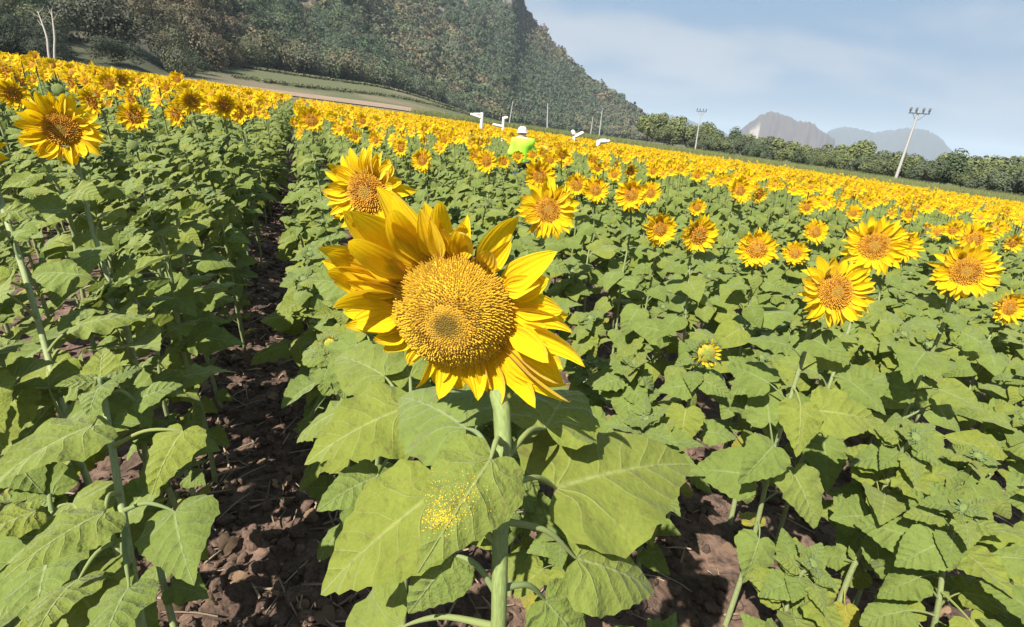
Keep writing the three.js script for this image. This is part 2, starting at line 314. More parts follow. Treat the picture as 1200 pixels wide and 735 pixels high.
function makeHead(parent, { span, discShare = 0.44, n = 30, lod = 'mid', tone = TONE_OPEN, layout, separate = false, florets = 170, tilt = 0, dome = 0.28 }, seed) {
  const r = rngOf(seed), head = new THREE.Group(); head.name = 'flower_head'; parent.add(head);
  const Rd = span * 0.5 * discShare, L = span * 0.5 - Rd * 0.93, fine = lod === 'fine';
  mesh('receptacle', backGeo(Rd, fine ? 32 : 14), STEM, head);
  mesh('disc', discGeos(Rd, Rd * dome, fine ? 10 : 5, fine ? 48 : 18, tone, r), DISC, head);
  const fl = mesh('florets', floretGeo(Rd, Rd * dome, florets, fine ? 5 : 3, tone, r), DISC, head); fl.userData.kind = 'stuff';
  const lay = layout || petalLayout(n, r, { tilt }), geos = PETALS[fine || separate ? 'fine' : 'mid'];
  if (separate) for (const p of lay) { const m = mesh('petal', geos[Math.floor(r() * geos.length)], PETAL, head); m.applyMatrix4(petalMatrix(p, Rd, L)); }
  else { const g = mergeGeometries(lay.map((p) => geos[Math.floor(r() * geos.length)].clone().applyMatrix4(petalMatrix(p, Rd, L)))), m = mesh('petals', g, PETAL, head); m.userData.kind = 'stuff'; }
  const nb = fine ? 18 : 11, bl = Rd * 0.75, br = [];
  for (let i = 0; i < nb; i++) { const m = petalMatrix({ a: (i + R(-0.3, 0.3, r)) / nb * 6.283, len: R(0.7, 1.1, r), tilt: R(-0.55, -0.15, r), roll: 0, sx: 1 }, Rd * 1.0, bl); br.push(m.premultiply(_m.makeTranslation(0, 0, -0.05 * Rd))); }
  const bm = mesh('bracts', mergeGeometries(br.map((m) => BRACT.clone().applyMatrix4(m))), STEM, head); bm.userData.kind = 'stuff';
  return head;
}
function makeBud(parent, { span, open = 0 }, seed) {          // a closed or just opening head: green bracts round a small pale disc
  const r = rngOf(seed), head = new THREE.Group(); head.name = 'flower_bud'; parent.add(head);
  const Rd = span * 0.3;
  mesh('receptacle', backGeo(Rd, 12), STEM, head);
  mesh('disc', discGeos(Rd, Rd * 0.35, 4, 16, open ? TONE_YOUNG : TONE_BUD, r), DISC, head);
  const br = []; for (let i = 0; i < 26; i++) br.push(petalMatrix({ a: (i + R(-0.3, 0.3, r)) / 26 * 6.283 * 2, len: R(0.8, 1.1, r), tilt: R(0.25, 1.15 - open * 0.6, r), roll: 0, sx: 1 }, Rd, span * 0.26));
  const bm = mesh('bracts', mergeGeometries(br.map((m) => BRACT.clone().applyMatrix4(m))), STEM, head); bm.userData.kind = 'stuff';
  if (open > 0) { const g = mergeGeometries(petalLayout(18, r, { tilt: 0.6 - open * 0.4 }).map((p) => PETALS.mid[Math.floor(r() * 8)].clone().applyMatrix4(petalMatrix(p, Rd, span * 0.24)))), m = mesh('petals', g, PETAL, head); m.userData.kind = 'stuff'; }
  return head;
}
function faceTo(o, dir, roll = 0) { const z = dir.clone().normalize(), x = new THREE.Vector3(0, 1, 0).cross(z).normalize(), y = z.clone().cross(x); o.quaternion.setFromRotationMatrix(new THREE.Matrix4().makeBasis(x, y, z)); if (roll) o.rotateZ(roll); }

const SUNWARD = new THREE.Quaternion().setFromUnitVectors(new THREE.Vector3(0, 1, 0), new THREE.Vector3(-0.22, 1, 0.46).normalize());   // leaves turn their faces to the light
// ---- a whole plant. head: position relative to the root; dir: the way the flower faces
function stemPath(head, dir, back, r, sway = 0.05) {
  const top = head.clone().addScaledVector(dir, -back), h = head.y;
  const neck = top.clone().addScaledVector(dir, -0.035).add(new THREE.Vector3(0, -0.035, 0));
  const k = (t) => new THREE.Vector3(neck.x * t + R(-sway, sway, r) * h * 0.35, neck.y * t - 0.0, neck.z * t + R(-sway, sway, r) * h * 0.35);
  return [new THREE.Vector3(0, -0.08, 0), k(0.3), k(0.6), k(0.86), neck, top];
}
function makePlant({ name = 'sunflower', kind = 'open', head, dir, span = 0.2, lod = 'mid', separate = false, nLeaves = 13, leafSize = 0.19, stemR = 0.0095, topLeaf = 0.8, lowLeaf = 0.16, seed, headOpts = {}, leaves = true }) {
  const r = rngOf(seed), plant = new THREE.Group(); plant.name = name;
  const d = dir.clone().normalize(), back = (kind === 'open' ? 0.36 * span * 0.5 * (headOpts.discShare || 0.44) : span * 0.1), path = stemPath(head, d, back, r);
  const curve = new THREE.CatmullRomCurve3(path);
  mesh('stem', tube(path, [stemR * 1.15, stemR, stemR * 0.85, stemR * 0.72, stemR * 0.7, stemR * 0.85], lod === 'fine' ? 12 : 6, lod === 'fine' ? 28 : 12, [0.27, 0.32, 0.13]), STEM, plant);
  if (leaves) {
    const set = LEAF[lod === 'fine' ? 'fine' : 'mid'];
    let a = R(0, 6.28, r);
    for (let i = 0; i < nLeaves; i++) {
      const f = i / (nLeaves - 1), t = mix(lowLeaf, topLeaf, Math.pow(f, 0.85)), p = curve.getPoint(t), size = leafSize * (f < 0.25 ? mix(0.7, 1, f * 4) : mix(1.12, 0.5, sstep(0.35, 1, f))) * R(0.82, 1.15, r);
      const m = mesh('leaf', set[Math.floor(r() * set.length)], f < 0.12 && r() < 0.35 ? YELLOWING : LEAVES[Math.floor(r() * LEAVES.length)], plant);
      m.position.copy(p); m.rotation.set(0, a, 0); m.rotateX(R(-0.3, 0.25, r) - 0.25 * f); m.rotateZ(R(-0.3, 0.3, r)); m.scale.setScalar(size); m.quaternion.premultiply(SUNWARD); a += 2.4 + R(-0.35, 0.35, r);
    }
    for (let i = 0; i < 4; i++) {                             // small leaves on the flower stalk
      if (kind === 'open' && i > 1) break;
      const p = curve.getPoint(kind === 'open' ? mix(topLeaf, 0.8, r()) * 0.98 : mix(topLeaf + 0.03, 0.93, r())), m = mesh('leaf', set[Math.floor(r() * set.length)], LEAVES[Math.floor(r() * LEAVES.length)], plant);
      m.position.copy(p); m.rotation.set(0, a, 0); m.rotateX(R(-0.7, 0, r)); m.scale.setScalar(leafSize * R(0.26, 0.40, r)); m.quaternion.premultiply(SUNWARD); a += 2.4;
    }
  }
  const hd = kind === 'open' ? makeHead(plant, { span, lod, separate, ...headOpts }, seed + 5) : makeBud(plant, { span, open: kind === 'opening' ? 0.8 : 0 }, seed + 5);
  hd.position.copy(head); faceTo(hd, d, R(-0.3, 0.3, r));
  return plant;
}

// ------------------------------------------------------------------ ground: one sheet from under the lens to the horizon
{
  const AZN = 420, rs = [0]; for (let d = 0.25; d < 5200; d *= d < 3.5 ? 1.02 : d < 60 ? 1.05 : d < 700 ? 1.035 : 1.12) rs.push(d);
  const pos = [], col = [], uv = [], idx = [], azs = [];
  for (let j = 0; j <= AZN; j++) { const t = j / AZN * 2 - 1; azs.push(Math.PI * (0.42 * t + 0.58 * t * t * t)); }
  for (const d of rs) for (let j = 0; j <= AZN; j++) {
    const az = azs[j], x = Math.sin(az) * d, z = -Math.cos(az) * d, y = H(x, z), mt = mountainHeight(x, z);
    pos.push(x, y, z); uv.push(x / 1.3, z / 1.3);
    const n = fbm(x * 0.9, z * 0.9, 4, 81), edge = FIELD_END(x, z);
    let c = [0.150, 0.098, 0.072].map((v) => v * (0.75 + 0.5 * n));
    if (d > edge - 1) { const g = sstep(edge - 1, edge + 2, d), p = fbm(x * 0.05, z * 0.11, 4, 83), grass = [0.115, 0.135, 0.05], tan = [0.26, 0.20, 0.13], m = sstep(0.5, 0.66, p) * 0.7; c = c.map((v, k) => mix(v, mix(grass[k], tan[k], m * (0.35 + 0.65 * leftness(az)) * sstep(AZL, AZF, az)) * mix(0.55, 1, sstep(AZL, AZF, az)), g)); }
    if (mt > 0.4) { const q = fbm(x * 0.02, z * 0.02 + y * 0.01, 4, 85), rock = sstep(0.52, 0.66, q), w = sstep(0.4, 5, mt); c = c.map((v, k) => mix(v, mix([0.10, 0.085, 0.055][k], [0.24, 0.20, 0.16][k], rock), w)); }
    col.push(...c);
  }
  for (let i = 0; i < rs.length - 1; i++) for (let j = 0; j < AZN; j++) { const a = i * (AZN + 1) + j, b = a + AZN + 1; idx.push(a, b, a + 1, b, b + 1, a + 1); }
  const g = mesh('ground', geoFrom(pos, idx, uv, col), SOIL, scene);
  tag(g, 'dark brown soil of the sunflower field running out to the hills', 'ground', null, 'structure');
}
// pale earth road along the far edge of the field, at the foot of the mountain
{
  const pos = [], uv = [], idx = [], col = [], N = 90;
  for (let i = 0; i <= N; i++) {
    const t = i / N, az = mix(azOf(205, 90), azOf(760, 175), t), d = mix(62, 84, t);
    for (const w of [-2.6, -1.3, 0, 1.3, 2.6]) { const dd = d + w * 1.9, x = Math.sin(az) * dd, z = -Math.cos(az) * dd; pos.push(x, H(x, z) + 0.10, z); uv.push(w, t * 80); const n = 0.85 + 0.3 * fbm(x * 0.6, z * 0.6, 3, 87); col.push(0.36 * n, 0.27 * n, 0.19 * n); }
  }
  for (let i = 0; i < N; i++) for (let j = 0; j < 4; j++) { const a = i * 5 + j, b = a + 5; idx.push(a, a + 1, b, b, a + 1, b + 1); }
  tag(mesh('dirt_road', geoFrom(pos, idx, uv, col), new THREE.MeshStandardMaterial({ vertexColors: true, roughness: 1, map: soilMap }), scene), 'pale tan dirt road along the far edge of the sunflowers', 'road', null, 'structure');
}

// ------------------------------------------------------------------ leaf clumps for trees
function clumpGeo(seed, count, rx, ry, size, hollow = 0.55) {   // many small bent faces through an uneven crown; centre at the origin
  const r = rngOf(seed), pos = [], idx = [], uv = [], col = [], lobes = [];
  for (let i = 0; i < 9; i++) { const a = R(0, 6.28, r), e = R(-0.5, 1, r); lobes.push([Math.cos(a) * Math.cos(e) * R(0.3, 0.75, r), Math.sin(e) * R(0.3, 0.8, r), Math.sin(a) * Math.cos(e) * R(0.3, 0.75, r), R(0.3, 0.55, r), R(0.8, 1.2, r)]); }
  for (let i = 0; i < count; i++) {
    const l = lobes[Math.floor(r() * lobes.length)], a = R(0, 6.28, r), u = R(-1, 1, r), q = l[3] * Math.cbrt(R(hollow, 1, r)), s = Math.sqrt(1 - u * u);
    const nx = Math.cos(a) * s, ny = u, nz = Math.sin(a) * s, x = (l[0] + nx * q) * rx, y = (l[1] + ny * q) * ry, z = (l[2] + nz * q) * rx;
    const n = new THREE.Vector3(nx + R(-0.7, 0.7, r), ny + R(-0.3, 0.9, r), nz + R(-0.7, 0.7, r)).normalize(), t = new THREE.Vector3(R(-1, 1, r), R(-1, 1, r), R(-1, 1, r)).cross(n).normalize(), b = n.clone().cross(t), k = size * R(0.6, 1.4, r), o = pos.length / 3, c = l[4] * R(0.75, 1.25, r);
    for (const [p, w] of [[-1, 0], [0, -0.62], [1, 0], [0, 0.62]]) { pos.push(x + (t.x * p + b.x * w) * k - n.x * p * p * k * 0.3, y + (t.y * p + b.y * w) * k - n.y * p * p * k * 0.3, z + (t.z * p + b.z * w) * k - n.z * p * p * k * 0.3); uv.push(0.5 + p * 0.1, 0.5 + w * 0.1); col.push(c, c, c); }
    idx.push(o, o + 1, o + 3, o + 3, o + 1, o + 2);
  }
  return geoFrom(pos, idx, uv, col);
}
const foliage = (r, g, b) => new THREE.MeshPhysicalMaterial({ color: new THREE.Color(r, g, b), vertexColors: true, roughness: 1, transmission: 0.15, thickness: 0, specularIntensity: 0.3, side: THREE.DoubleSide });

// ------------------------------------------------------------------ woods that cover the mountain
{
  const woods = new THREE.Group(); woods.name = 'mountain_woods'; scene.add(woods);
  tag(woods, 'dense grey-green and brown woods covering the steep mountain', 'woods', null, 'stuff');
  const r = rngOf(555), variants = [0, 1, 2, 3, 4, 5, 6, 7].map((i) => i < 3 ? clumpGeo(700 + i, 300, 3.6, 3.4, 0.55, 0.6) : i < 6 ? clumpGeo(700 + i, 1000, 3.6, 3.4, 0.26, 0.5) : clumpGeo(700 + i, 3200, 3.6, 3.4, 0.13, 0.4)), lists = variants.map(() => []);
  const azA = azOf(-60, 60), azB = azOf(830, 185);
  for (let i = 0; i < 30000; i++) {
    const az = mix(azA, azB, r()), d0 = footDist(az) - 6, d1 = ridgeDist(az) + 12, d = Math.sqrt(mix(d0 * d0, d1 * d1, r())), x = Math.sin(az) * d, z = -Math.cos(az) * d;
    if (az < AZL && d < 90 && r() < 0.5) { lists[6 + Math.floor(r() * 2)].push({ p: [x, H(x, z) + 1.2, z], s: [0.5, 0.5, 0.5], a: R(0, 6, r), c: [0.05, 0.062, 0.04] }); }
    const gap = fbm(x * 0.02, z * 0.02 + H(x, z) * 0.01, 4, 85), edgeGap = fbm(x * 0.03, z * 0.03, 3, 89);
    if (gap > 0.57 && r() < 0.8) continue;
    if (d < d0 + 14 && r() < 0.2) continue;
    const y = H(x, z), s = R(0.55, 1.25, r) * mix(0.85, 1, edgeGap) * (d > d1 - 40 && r() < 0.35 ? R(1.1, 1.6, r) : 1);
    const dry = fbm(x * 0.013 + 5, z * 0.013, 3, 91) * 1.25 - 0.12 + R(-0.12, 0.12, r) - 0.2 * sstep(150, 70, d), c = dry > 0.52 ? [R(0.125, 0.155, r), R(0.108, 0.130, r), R(0.064, 0.078, r)] : dry > 0.40 ? [R(0.095, 0.118, r), R(0.103, 0.122, r), R(0.055, 0.068, r)] : [R(0.062, 0.082, r), R(0.080, 0.102, r), R(0.046, 0.058, r)];
    lists[d < 115 ? 6 + Math.floor(r() * 2) : Math.floor(r() * 3) + (d < 210 ? 3 : 0)].push({ p: [x, y + 2.0 * s, z], s: [s * R(0.9, 1.15, r), s * R(0.8, 1.4, r), s * R(0.9, 1.15, r)], a: R(0, 6.28, r), c });
  }
  const mat = foliage(1, 1, 1), o = new THREE.Object3D(), cc = new THREE.Color();
  lists.forEach((list, k) => {
    const im = new THREE.InstancedMesh(variants[k], mat, list.length); im.name = 'tree_crowns'; im.userData.kind = 'stuff'; im.castShadow = im.receiveShadow = true;
    list.forEach((t, i) => { o.position.set(...t.p); o.scale.set(...t.s); o.rotation.set(0, t.a, 0); o.updateMatrix(); im.setMatrixAt(i, o.matrix); im.setColorAt(i, cc.setRGB(...t.c)); });
    woods.add(im);
  });
}
// ------------------------------------------------------------------ grey limestone cliff at the mountain's top
{
  const pos = [], uv = [], idx = [], col = [], NX = 60, NY = 24, A = azOf(425, 10), B = azOf(612, 10);
  for (let j = 0; j <= NY; j++) for (let i = 0; i <= NX; i++) {
    const u = i / NX, v = j / NY, az = mix(A, B, u), d = ridgeDist(az) * mix(0.80, 0.9, v) + (fbm(u * 16, v * 3, 4, 95) - 0.5) * 30, x = Math.sin(az) * d, z = -Math.cos(az) * d;
    const hg = H(x, z), lift = (14 + 34 * fbm(u * 9, 3, 3, 96)) * sstep(0, 0.1, u) * sstep(1.0, 0.93, u);
    pos.push(x, hg - 6 + v * lift, z); uv.push(u * 40, v * 12); const n = 0.6 + 0.8 * fbm(u * 30, v * 6, 4, 97); col.push(0.21 * n, 0.20 * n, 0.195 * n);
  }
  for (let j = 0; j < NY; j++) for (let i = 0; i < NX; i++) { const a = j * (NX + 1) + i, b = a + NX + 1; idx.push(a, a + 1, b, b, a + 1, b + 1); }
  tag(mesh('cliff', geoFrom(pos, idx, uv, col), new THREE.MeshStandardMaterial({ vertexColors: true, roughness: 1, map: soilMap, side: THREE.DoubleSide }), scene), 'bare grey limestone cliff near the top of the mountain', 'cliff', null, 'structure');
}
// ------------------------------------------------------------------ far hills across the plain
function hill(profile, dist, depth, color, label, seed, pale) {
  const prof = profile.map(([px, py]) => { const q = ray(px, py); return [Math.atan2(q.x, -q.z), q.y / Math.hypot(q.x, q.z)]; });
  const tanAt = (az) => { for (let i = 1; i < prof.length; i++) if (az <= prof[i][0]) { const a = prof[i - 1], b = prof[i], t = clamp((az - a[0]) / (b[0] - a[0]), 0, 1); return mix(a[1], b[1], t); } return prof.at(-1)[1]; };
  const pos = [], uv = [], idx = [], col = [], NX = 90, NY = 26, A = prof[0][0], B = prof.at(-1)[0];
  for (let j = 0; j <= NY; j++) for (let i = 0; i <= NX; i++) {
    const u = i / NX, v = j / NY, az = mix(A, B, u), d = dist + (v - 0.5) * 2 * depth, x = Math.sin(az) * d, z = -Math.cos(az) * d, g = -60;
    const up = dist * tanAt(az) + EYE.y, s = Math.pow(Math.sin(Math.PI * v), 0.8), ends = sstep(0, 0.05, u) * sstep(1, 0.95, u);
    const rough = (fbm(u * 70 + seed, v * 5, 3, seed + 5) - 0.5) * 14 * s; const rug = (fbm(u * 22 + seed, v * 7, 4, seed) - 0.5) * 0.22 * (1 - s);
    pos.push(x, g + (up - g) * clamp(s + rug, 0, 1) * ends + rough * ends, z); uv.push(u * 60, v * 40);
    const n = 0.75 + 0.5 * fbm(u * 26, v * 18, 4, seed + 3); let c = color.map((k) => k * n);
    if (pale && az > pale[0] && az < pale[1] && v < 0.30 && v > 0.02) { const w = sstep(0.50, 0.60, fbm(u * 18, v * 16, 3, seed + 9)) * sstep(0.3, 0.22, v); c = c.map((k, q) => mix(k, [0.24, 0.20, 0.17][q], w)); }
    col.push(...c);
  }
  for (let j = 0; j < NY; j++) for (let i = 0; i < NX; i++) { const a = j * (NX + 1) + i, b = a + NX + 1; idx.push(a, a + 1, b, b, a + 1, b + 1); }
  tag(mesh('hill', geoFrom(pos, idx, uv, col), new THREE.MeshStandardMaterial({ vertexColors: true, roughness: 1 }), scene), label, 'hill', null, 'structure');
}
hill([[842, 170], [862, 158], [878, 144], [893, 134], [905, 130], [920, 136], [937, 143], [950, 143], [962, 152], [985, 168]], 1750, 260, [0.062, 0.048, 0.042], 'brown pointed hill with a pale quarry scar at its foot', 301, [azOf(856, 158), azOf(888, 160)]);
hill([[955, 165], [972, 153], [990, 148], [1006, 151], [1022, 155], [1045, 153], [1065, 150], [1088, 153], [1102, 161], [1116, 178], [1130, 190]], 2900, 420, [0.045, 0.047, 0.048], 'long blue hazy hill behind the trees beside the brown hill', 302);
hill([[720, 150], [745, 137], [765, 134], [785, 135], [805, 139], [822, 147], [845, 153], [858, 160], [880, 175]], 2600, 380, [0.045, 0.047, 0.048], 'blue hazy ridge beyond the end of the mountain slope', 303);

// ------------------------------------------------------------------ trees in a belt beyond the field
function treeProto(seed, h, wide, colr) {
  const r = rngOf(seed), t = new THREE.Group(); t.name = 'tree';
  const lean = R(-0.06, 0.06, r) * h, bark = [0.16, 0.13, 0.10], top = new THREE.Vector3(lean, h * 0.62, R(-0.05, 0.05, r) * h);
  const bits = [tube([new THREE.Vector3(0, -0.4, 0), new THREE.Vector3(lean * 0.2, h * 0.2, 0), new THREE.Vector3(lean * 0.6, h * 0.42, 0), top], [h * 0.026, h * 0.02, h * 0.014, h * 0.006], 6, 8, bark)];
  for (let i = 0; i < 6; i++) { const a = R(0, 6.28, r), y = h * R(0.2, 0.5, r); bits.push(tube([new THREE.Vector3(lean * 0.4, y, 0), new THREE.Vector3(lean * 0.4 + Math.cos(a) * wide * 0.3, y + h * 0.12, Math.sin(a) * wide * 0.3), new THREE.Vector3(lean * 0.4 + Math.cos(a) * wide * 0.7, y + h * 0.22, Math.sin(a) * wide * 0.7)], [h * 0.011, h * 0.007, h * 0.003], 4, 4, bark)); }
  mesh('trunk', mergeGeometries(bits), STEM, t);
  const crown = clumpGeo(seed + 1, 2600, wide, h * 0.48, h * 0.034, 0.35); crown.translate(lean * 0.5, h * 0.52, 0);
  mesh('crown', crown, foliage(...colr), t);
  return t;
}
{
  const kinds = [['dark green bushy tree in the belt beyond the sunflowers', [0.066, 0.088, 0.040]], ['olive green rounded tree in the belt beyond the sunflowers', [0.090, 0.108, 0.045]], ['light yellowish green tree in the belt beyond the sunflowers', [0.115, 0.135, 0.05]], ['greyish green low tree in the belt beyond the sunflowers', [0.075, 0.092, 0.05]]];
  const protos = kinds.map(([, c], i) => treeProto(2000 + i * 17, 5.2 + (i % 3) * 0.5, 2.3 + (i % 2) * 0.5, c)), firsts = [0, 0, 0, 0], r = rngOf(808);
  const spots = [];
  for (let k = 0; k < 3; k++) for (let px = 745 + k * 9; px < 1290; px += R(15, 22, r)) {
    if (k === 0 && px < 800) continue;
    spots.push([px, mix(108, 62, sstep(760, 1200, px)) + k * R(7, 11, r), k === 0 ? R(0.55, 0.8, r) : k === 1 ? R(0.8, 1.05, r) : R(0.9, 1.2, r)]);
  }
  for (const [px, d, s] of spots) {
    const k = Math.floor(r() * 4), az = azOf(px, 190), x = Math.sin(az) * d, z = -Math.cos(az) * d;
    const t = firsts[k]++ ? protos[k].clone() : protos[k]; t.name = numbered('tree'); scene.add(t);
    const grow = mix(1.05, 0.76, sstep(780, 1000, px));
    t.position.set(x, H(x, z), z); t.rotation.y = R(0, 6.28, r); t.scale.set(s * grow * R(0.95, 1.25, r), s * grow * R(0.85, 1.12, r), s * grow * R(0.95, 1.25, r));
    tag(t, kinds[k][0], 'tree', 'trees in the belt beyond the field');
  }
}
// low crops in strips between the road and the mountain woods
{
  const r = rngOf(909), g = clumpGeo(910, 40, 0.7, 0.45, 0.22), list = [];
  for (const [d, wgt] of [[84, 0.4], [110, 0.55]]) for (let i = 0; i < 620; i++) {
    const az = mix(azOf(270, 80), azOf(640, 150), r()), dd = d + R(-1.6, 1.6, r) + 26 * sstep(azOf(300, 110), azOf(640, 150), az), x = Math.sin(az) * dd, z = -Math.cos(az) * dd;
    list.push([x, H(x, z) + 0.25, z, R(0.7, 1.4, r) * wgt, R(0, 6.28, r), R(0.7, 1.2, r)]);
  }
  const im = new THREE.InstancedMesh(g, foliage(0.12, 0.13, 0.07), list.length), o = new THREE.Object3D(), c = new THREE.Color(); im.name = 'crop_undergrowth';
  list.forEach(([x, y, z, s, a, b], i) => { o.position.set(x, y, z); o.scale.setScalar(s); o.rotation.y = a; o.updateMatrix(); im.setMatrixAt(i, o.matrix); im.setColorAt(i, c.setRGB(b, b, b * 0.95)); });
  scene.add(im); tag(im, 'strips of low green crops between dirt road and mountain woods', 'crops', null, 'stuff');
}
// grass verge along the far edge of the field
{
  const r = rngOf(919), pos = [], idx = [], uv = [], col = [];
  for (let i = 0; i < 14; i++) { const a = R(0, 6.28, r), x = R(-0.15, 0.15, r), z = R(-0.15, 0.15, r), h = R(0.25, 0.5, r), o = pos.length / 3; pos.push(x, 0, z, x + Math.cos(a) * 0.03, 0, z + Math.sin(a) * 0.03, x + R(-0.15, 0.15, r), h, z + R(-0.15, 0.15, r)); uv.push(0, 0, 1, 0, 0.5, 1); for (let k = 0; k < 9; k++) col.push(1); idx.push(o, o + 1, o + 2); }
  const g = geoFrom(pos, idx, uv, col), N = 13000, im = new THREE.InstancedMesh(g, foliage(0.17, 0.19, 0.07), N), o = new THREE.Object3D(), c = new THREE.Color(); im.name = 'verge_grass';
  for (let i = 0; i < N; i++) { const az = mix(azOf(480 + 160 * r() * r(), 140), azOf(1290, 240), r()), d = 46.5 + 9 * r() + 14 * sstep(azOf(760, 180), azOf(560, 145), az), x = Math.sin(az) * d, z = -Math.cos(az) * d, b = R(0.7, 1.25, r); o.position.set(x, H(x, z), z); o.scale.setScalar(R(0.8, 1.6, r)); o.rotation.y = R(0, 6.28, r); o.updateMatrix(); im.setMatrixAt(i, o.matrix); im.setColorAt(i, c.setRGB(b, b, b)); }
  scene.add(im); tag(im, 'pale green grass verge between the sunflowers and the trees', 'grass', null, 'stuff');
}

// ------------------------------------------------------------------ poles, bare trunks, white posts
const CONCRETE = flat(0.24, 0.235, 0.22, 0.9), IRON = flat(0.09, 0.09, 0.095, 0.7), WHITE = flat(0.62, 0.62, 0.60, 0.7);
function standAt(px, py, d) { const az = azOf(px, py), x = Math.sin(az) * d, z = -Math.cos(az) * d; return new THREE.Vector3(x, H(x, z), z); }
function utilityPole(base, top, d, arms, label) {
  const b = standAt(base[0], base[1], d), bp = toPix(b), t = at(top[0], top[1], bp[2]).sub(b), g = new THREE.Group(); g.name = numbered('utility_pole'); scene.add(g); g.position.copy(b);
  const h = t.length(), q = new THREE.Quaternion().setFromUnitVectors(new THREE.Vector3(0, 1, 0), t.clone().normalize());
  const shaft = new THREE.CylinderGeometry(0.07, 0.13, h + 0.5, 8); shaft.translate(0, h / 2 - 0.25, 0); shaft.applyQuaternion(q); mesh('shaft', shaft, CONCRETE, g);
  if (arms) {
    const side = new THREE.Vector3(1, 0.05, 0.25).normalize(), c = t.clone().multiplyScalar(0.965), arm = new THREE.BoxGeometry(1.5, 0.09, 0.09); arm.rotateY(-0.25); arm.translate(c.x, c.y, c.z + 0.13); mesh('crossarm', arm, IRON, g);
    for (const s of [-0.68, -0.25, 0.25, 0.68]) { const ins = new THREE.LatheGeometry([[0, 0], [0.05, 0], [0.05, 0.12], [0.11, 0.16], [0.07, 0.24], [0.10, 0.28], [0.05, 0.4], [0, 0.42]].map((p) => new THREE.Vector2(...p)), 8); ins.translate(c.x + Math.cos(0.25) * s, c.y + 0.05, c.z + 0.13 + Math.sin(0.25) * s); mesh('insulator', ins, IRON, g); }
    const brace = tube([c.clone().add(new THREE.Vector3(-0.5, -0.03, 0.1)), c.clone().add(new THREE.Vector3(0, -0.55, 0.1)), c.clone().add(new THREE.Vector3(0.5, -0.03, 0.25))], [0.02, 0.02], 4, 6); mesh('brace', brace, IRON, g);
  }
  return tag(g, label, 'utility pole', 'concrete poles beyond the field');
}
utilityPole([1047, 217], [1077, 130], 53, true, 'tall leaning concrete utility pole with crossarm before the green tree belt');
utilityPole([813, 185], [822, 129], 88, true, 'concrete utility pole with crossarm beside the brown hill');
utilityPole([762, 174], [766, 147], 120, false, 'thin bare pole where the mountain slope meets the trees');
utilityPole([701, 168], [706, 127], 95, true, 'concrete pole with crossarm on the lower mountain slope by a short twin');
utilityPole([691, 166], [695, 137], 110, false, 'short plain pole close beside the pole with crossarm');
utilityPole([640, 166], [642, 121], 90, false, 'plain concrete pole rising behind the person in lime green');
utilityPole([596, 152], [601, 119], 100, false, 'thin plain pole behind the two white posts with arms');
{
  const BARK = [0.40, 0.36, 0.31];
  for (const [b, t, m, label] of [[[58, 75], [44, 13], [55, 45], 'bare pale tree trunk bending over at the foot of the dark woods'], [[63, 75], [60, 11], [64, 45], 'straight bare pale tree trunk at the foot of the dark woods']]) {
    const p = standAt(b[0], b[1], 52), dpt = toPix(p)[2], g = new THREE.Group(); g.name = numbered('bare_tree'); scene.add(g); g.position.copy(p);
    const T = at(t[0], t[1], dpt).sub(p), M = at(m[0], m[1], dpt).sub(p);
    mesh('trunk', tube([new THREE.Vector3(0, -0.4, 0), M.clone().multiplyScalar(0.55), M, T], [0.09, 0.075, 0.06, 0.03], 7, 14, BARK), STEM, g);
    for (let i = 0; i < 4; i++) { const q = M.clone().lerp(T, 0.45 + i * 0.16), e = q.clone().add(new THREE.Vector3((i % 2 ? 1 : -1) * R(0.3, 0.6), R(0.4, 0.7), R(-0.3, 0.3))); mesh('branch', tube([q, q.clone().lerp(e, 0.5).add(new THREE.Vector3(0, -0.06, 0)), e], [0.03, 0.02, 0.008], 4, 5, BARK), STEM, g); }
    tag(g, label, 'bare tree', 'bare trunks');
  }
}
// white posts with short arms standing among the flowers. arms: [from height share, dx, dy, thickness]
function whitePost(px, pyTop, d, wid, arms, label) {
  const b = standAt(px, 170, d), g = new THREE.Group(); g.name = numbered('white_post'); scene.add(g); g.position.copy(b);
  const top = at(px, pyTop, toPix(b)[2]).y - b.y, post = new THREE.CylinderGeometry(wid * 0.42, wid * 0.55, top + 0.3, 10); post.translate(0, top / 2 - 0.15, 0); mesh('post', post, WHITE, g);
  for (const [f, dx, dy, th, dark] of arms) { const y = top * f, L = Math.hypot(dx, dy), a = new THREE.CapsuleGeometry(th / 2, Math.max(0.01, L - th), 4, 8); a.rotateZ(-Math.PI / 2 + Math.atan2(dy, dx)); a.translate(dx / 2, y + dy / 2, 0.02); mesh(dark ? 'band' : 'arm', a, dark ? IRON : WHITE, g); }
  return tag(g, label, 'post', 'white posts in the field');
}
whitePost(563, 132, 19, 0.13, [[0.90, -0.42, 0.10, 0.09], [0.97, -0.33, -0.02, 0.07]], 'white post with a short arm pointing towards the mountain');
whitePost(588, 137, 21, 0.13, [[0.97, 0.18, 0.04, 0.12], [0.80, -0.42, 0.05, 0.10]], 'white post with crooked arm next to the post with a short arm');
whitePost(640, 163, 17, 0.15, [[0.94, -0.02, 0.05, 0.17]], 'low plain white post in front of a concrete pole');
whitePost(672, 158, 17, 0.12, [[0.99, -0.10, 0.16, 0.13], [0.96, 0.28, 0.17, 0.12], [0.90, -0.2, 0.0, 0.06, true], [0.90, 0.2, 0.0, 0.06, true]], 'white forked post with a dark band, standing among the flowers');
whitePost(701, 164, 16, 0.16, [[0.98, 0.26, 0.02, 0.14], [0.94, 0.34, 0.10, 0.08]], 'low white post with a slanting head near the pole with crossarm');

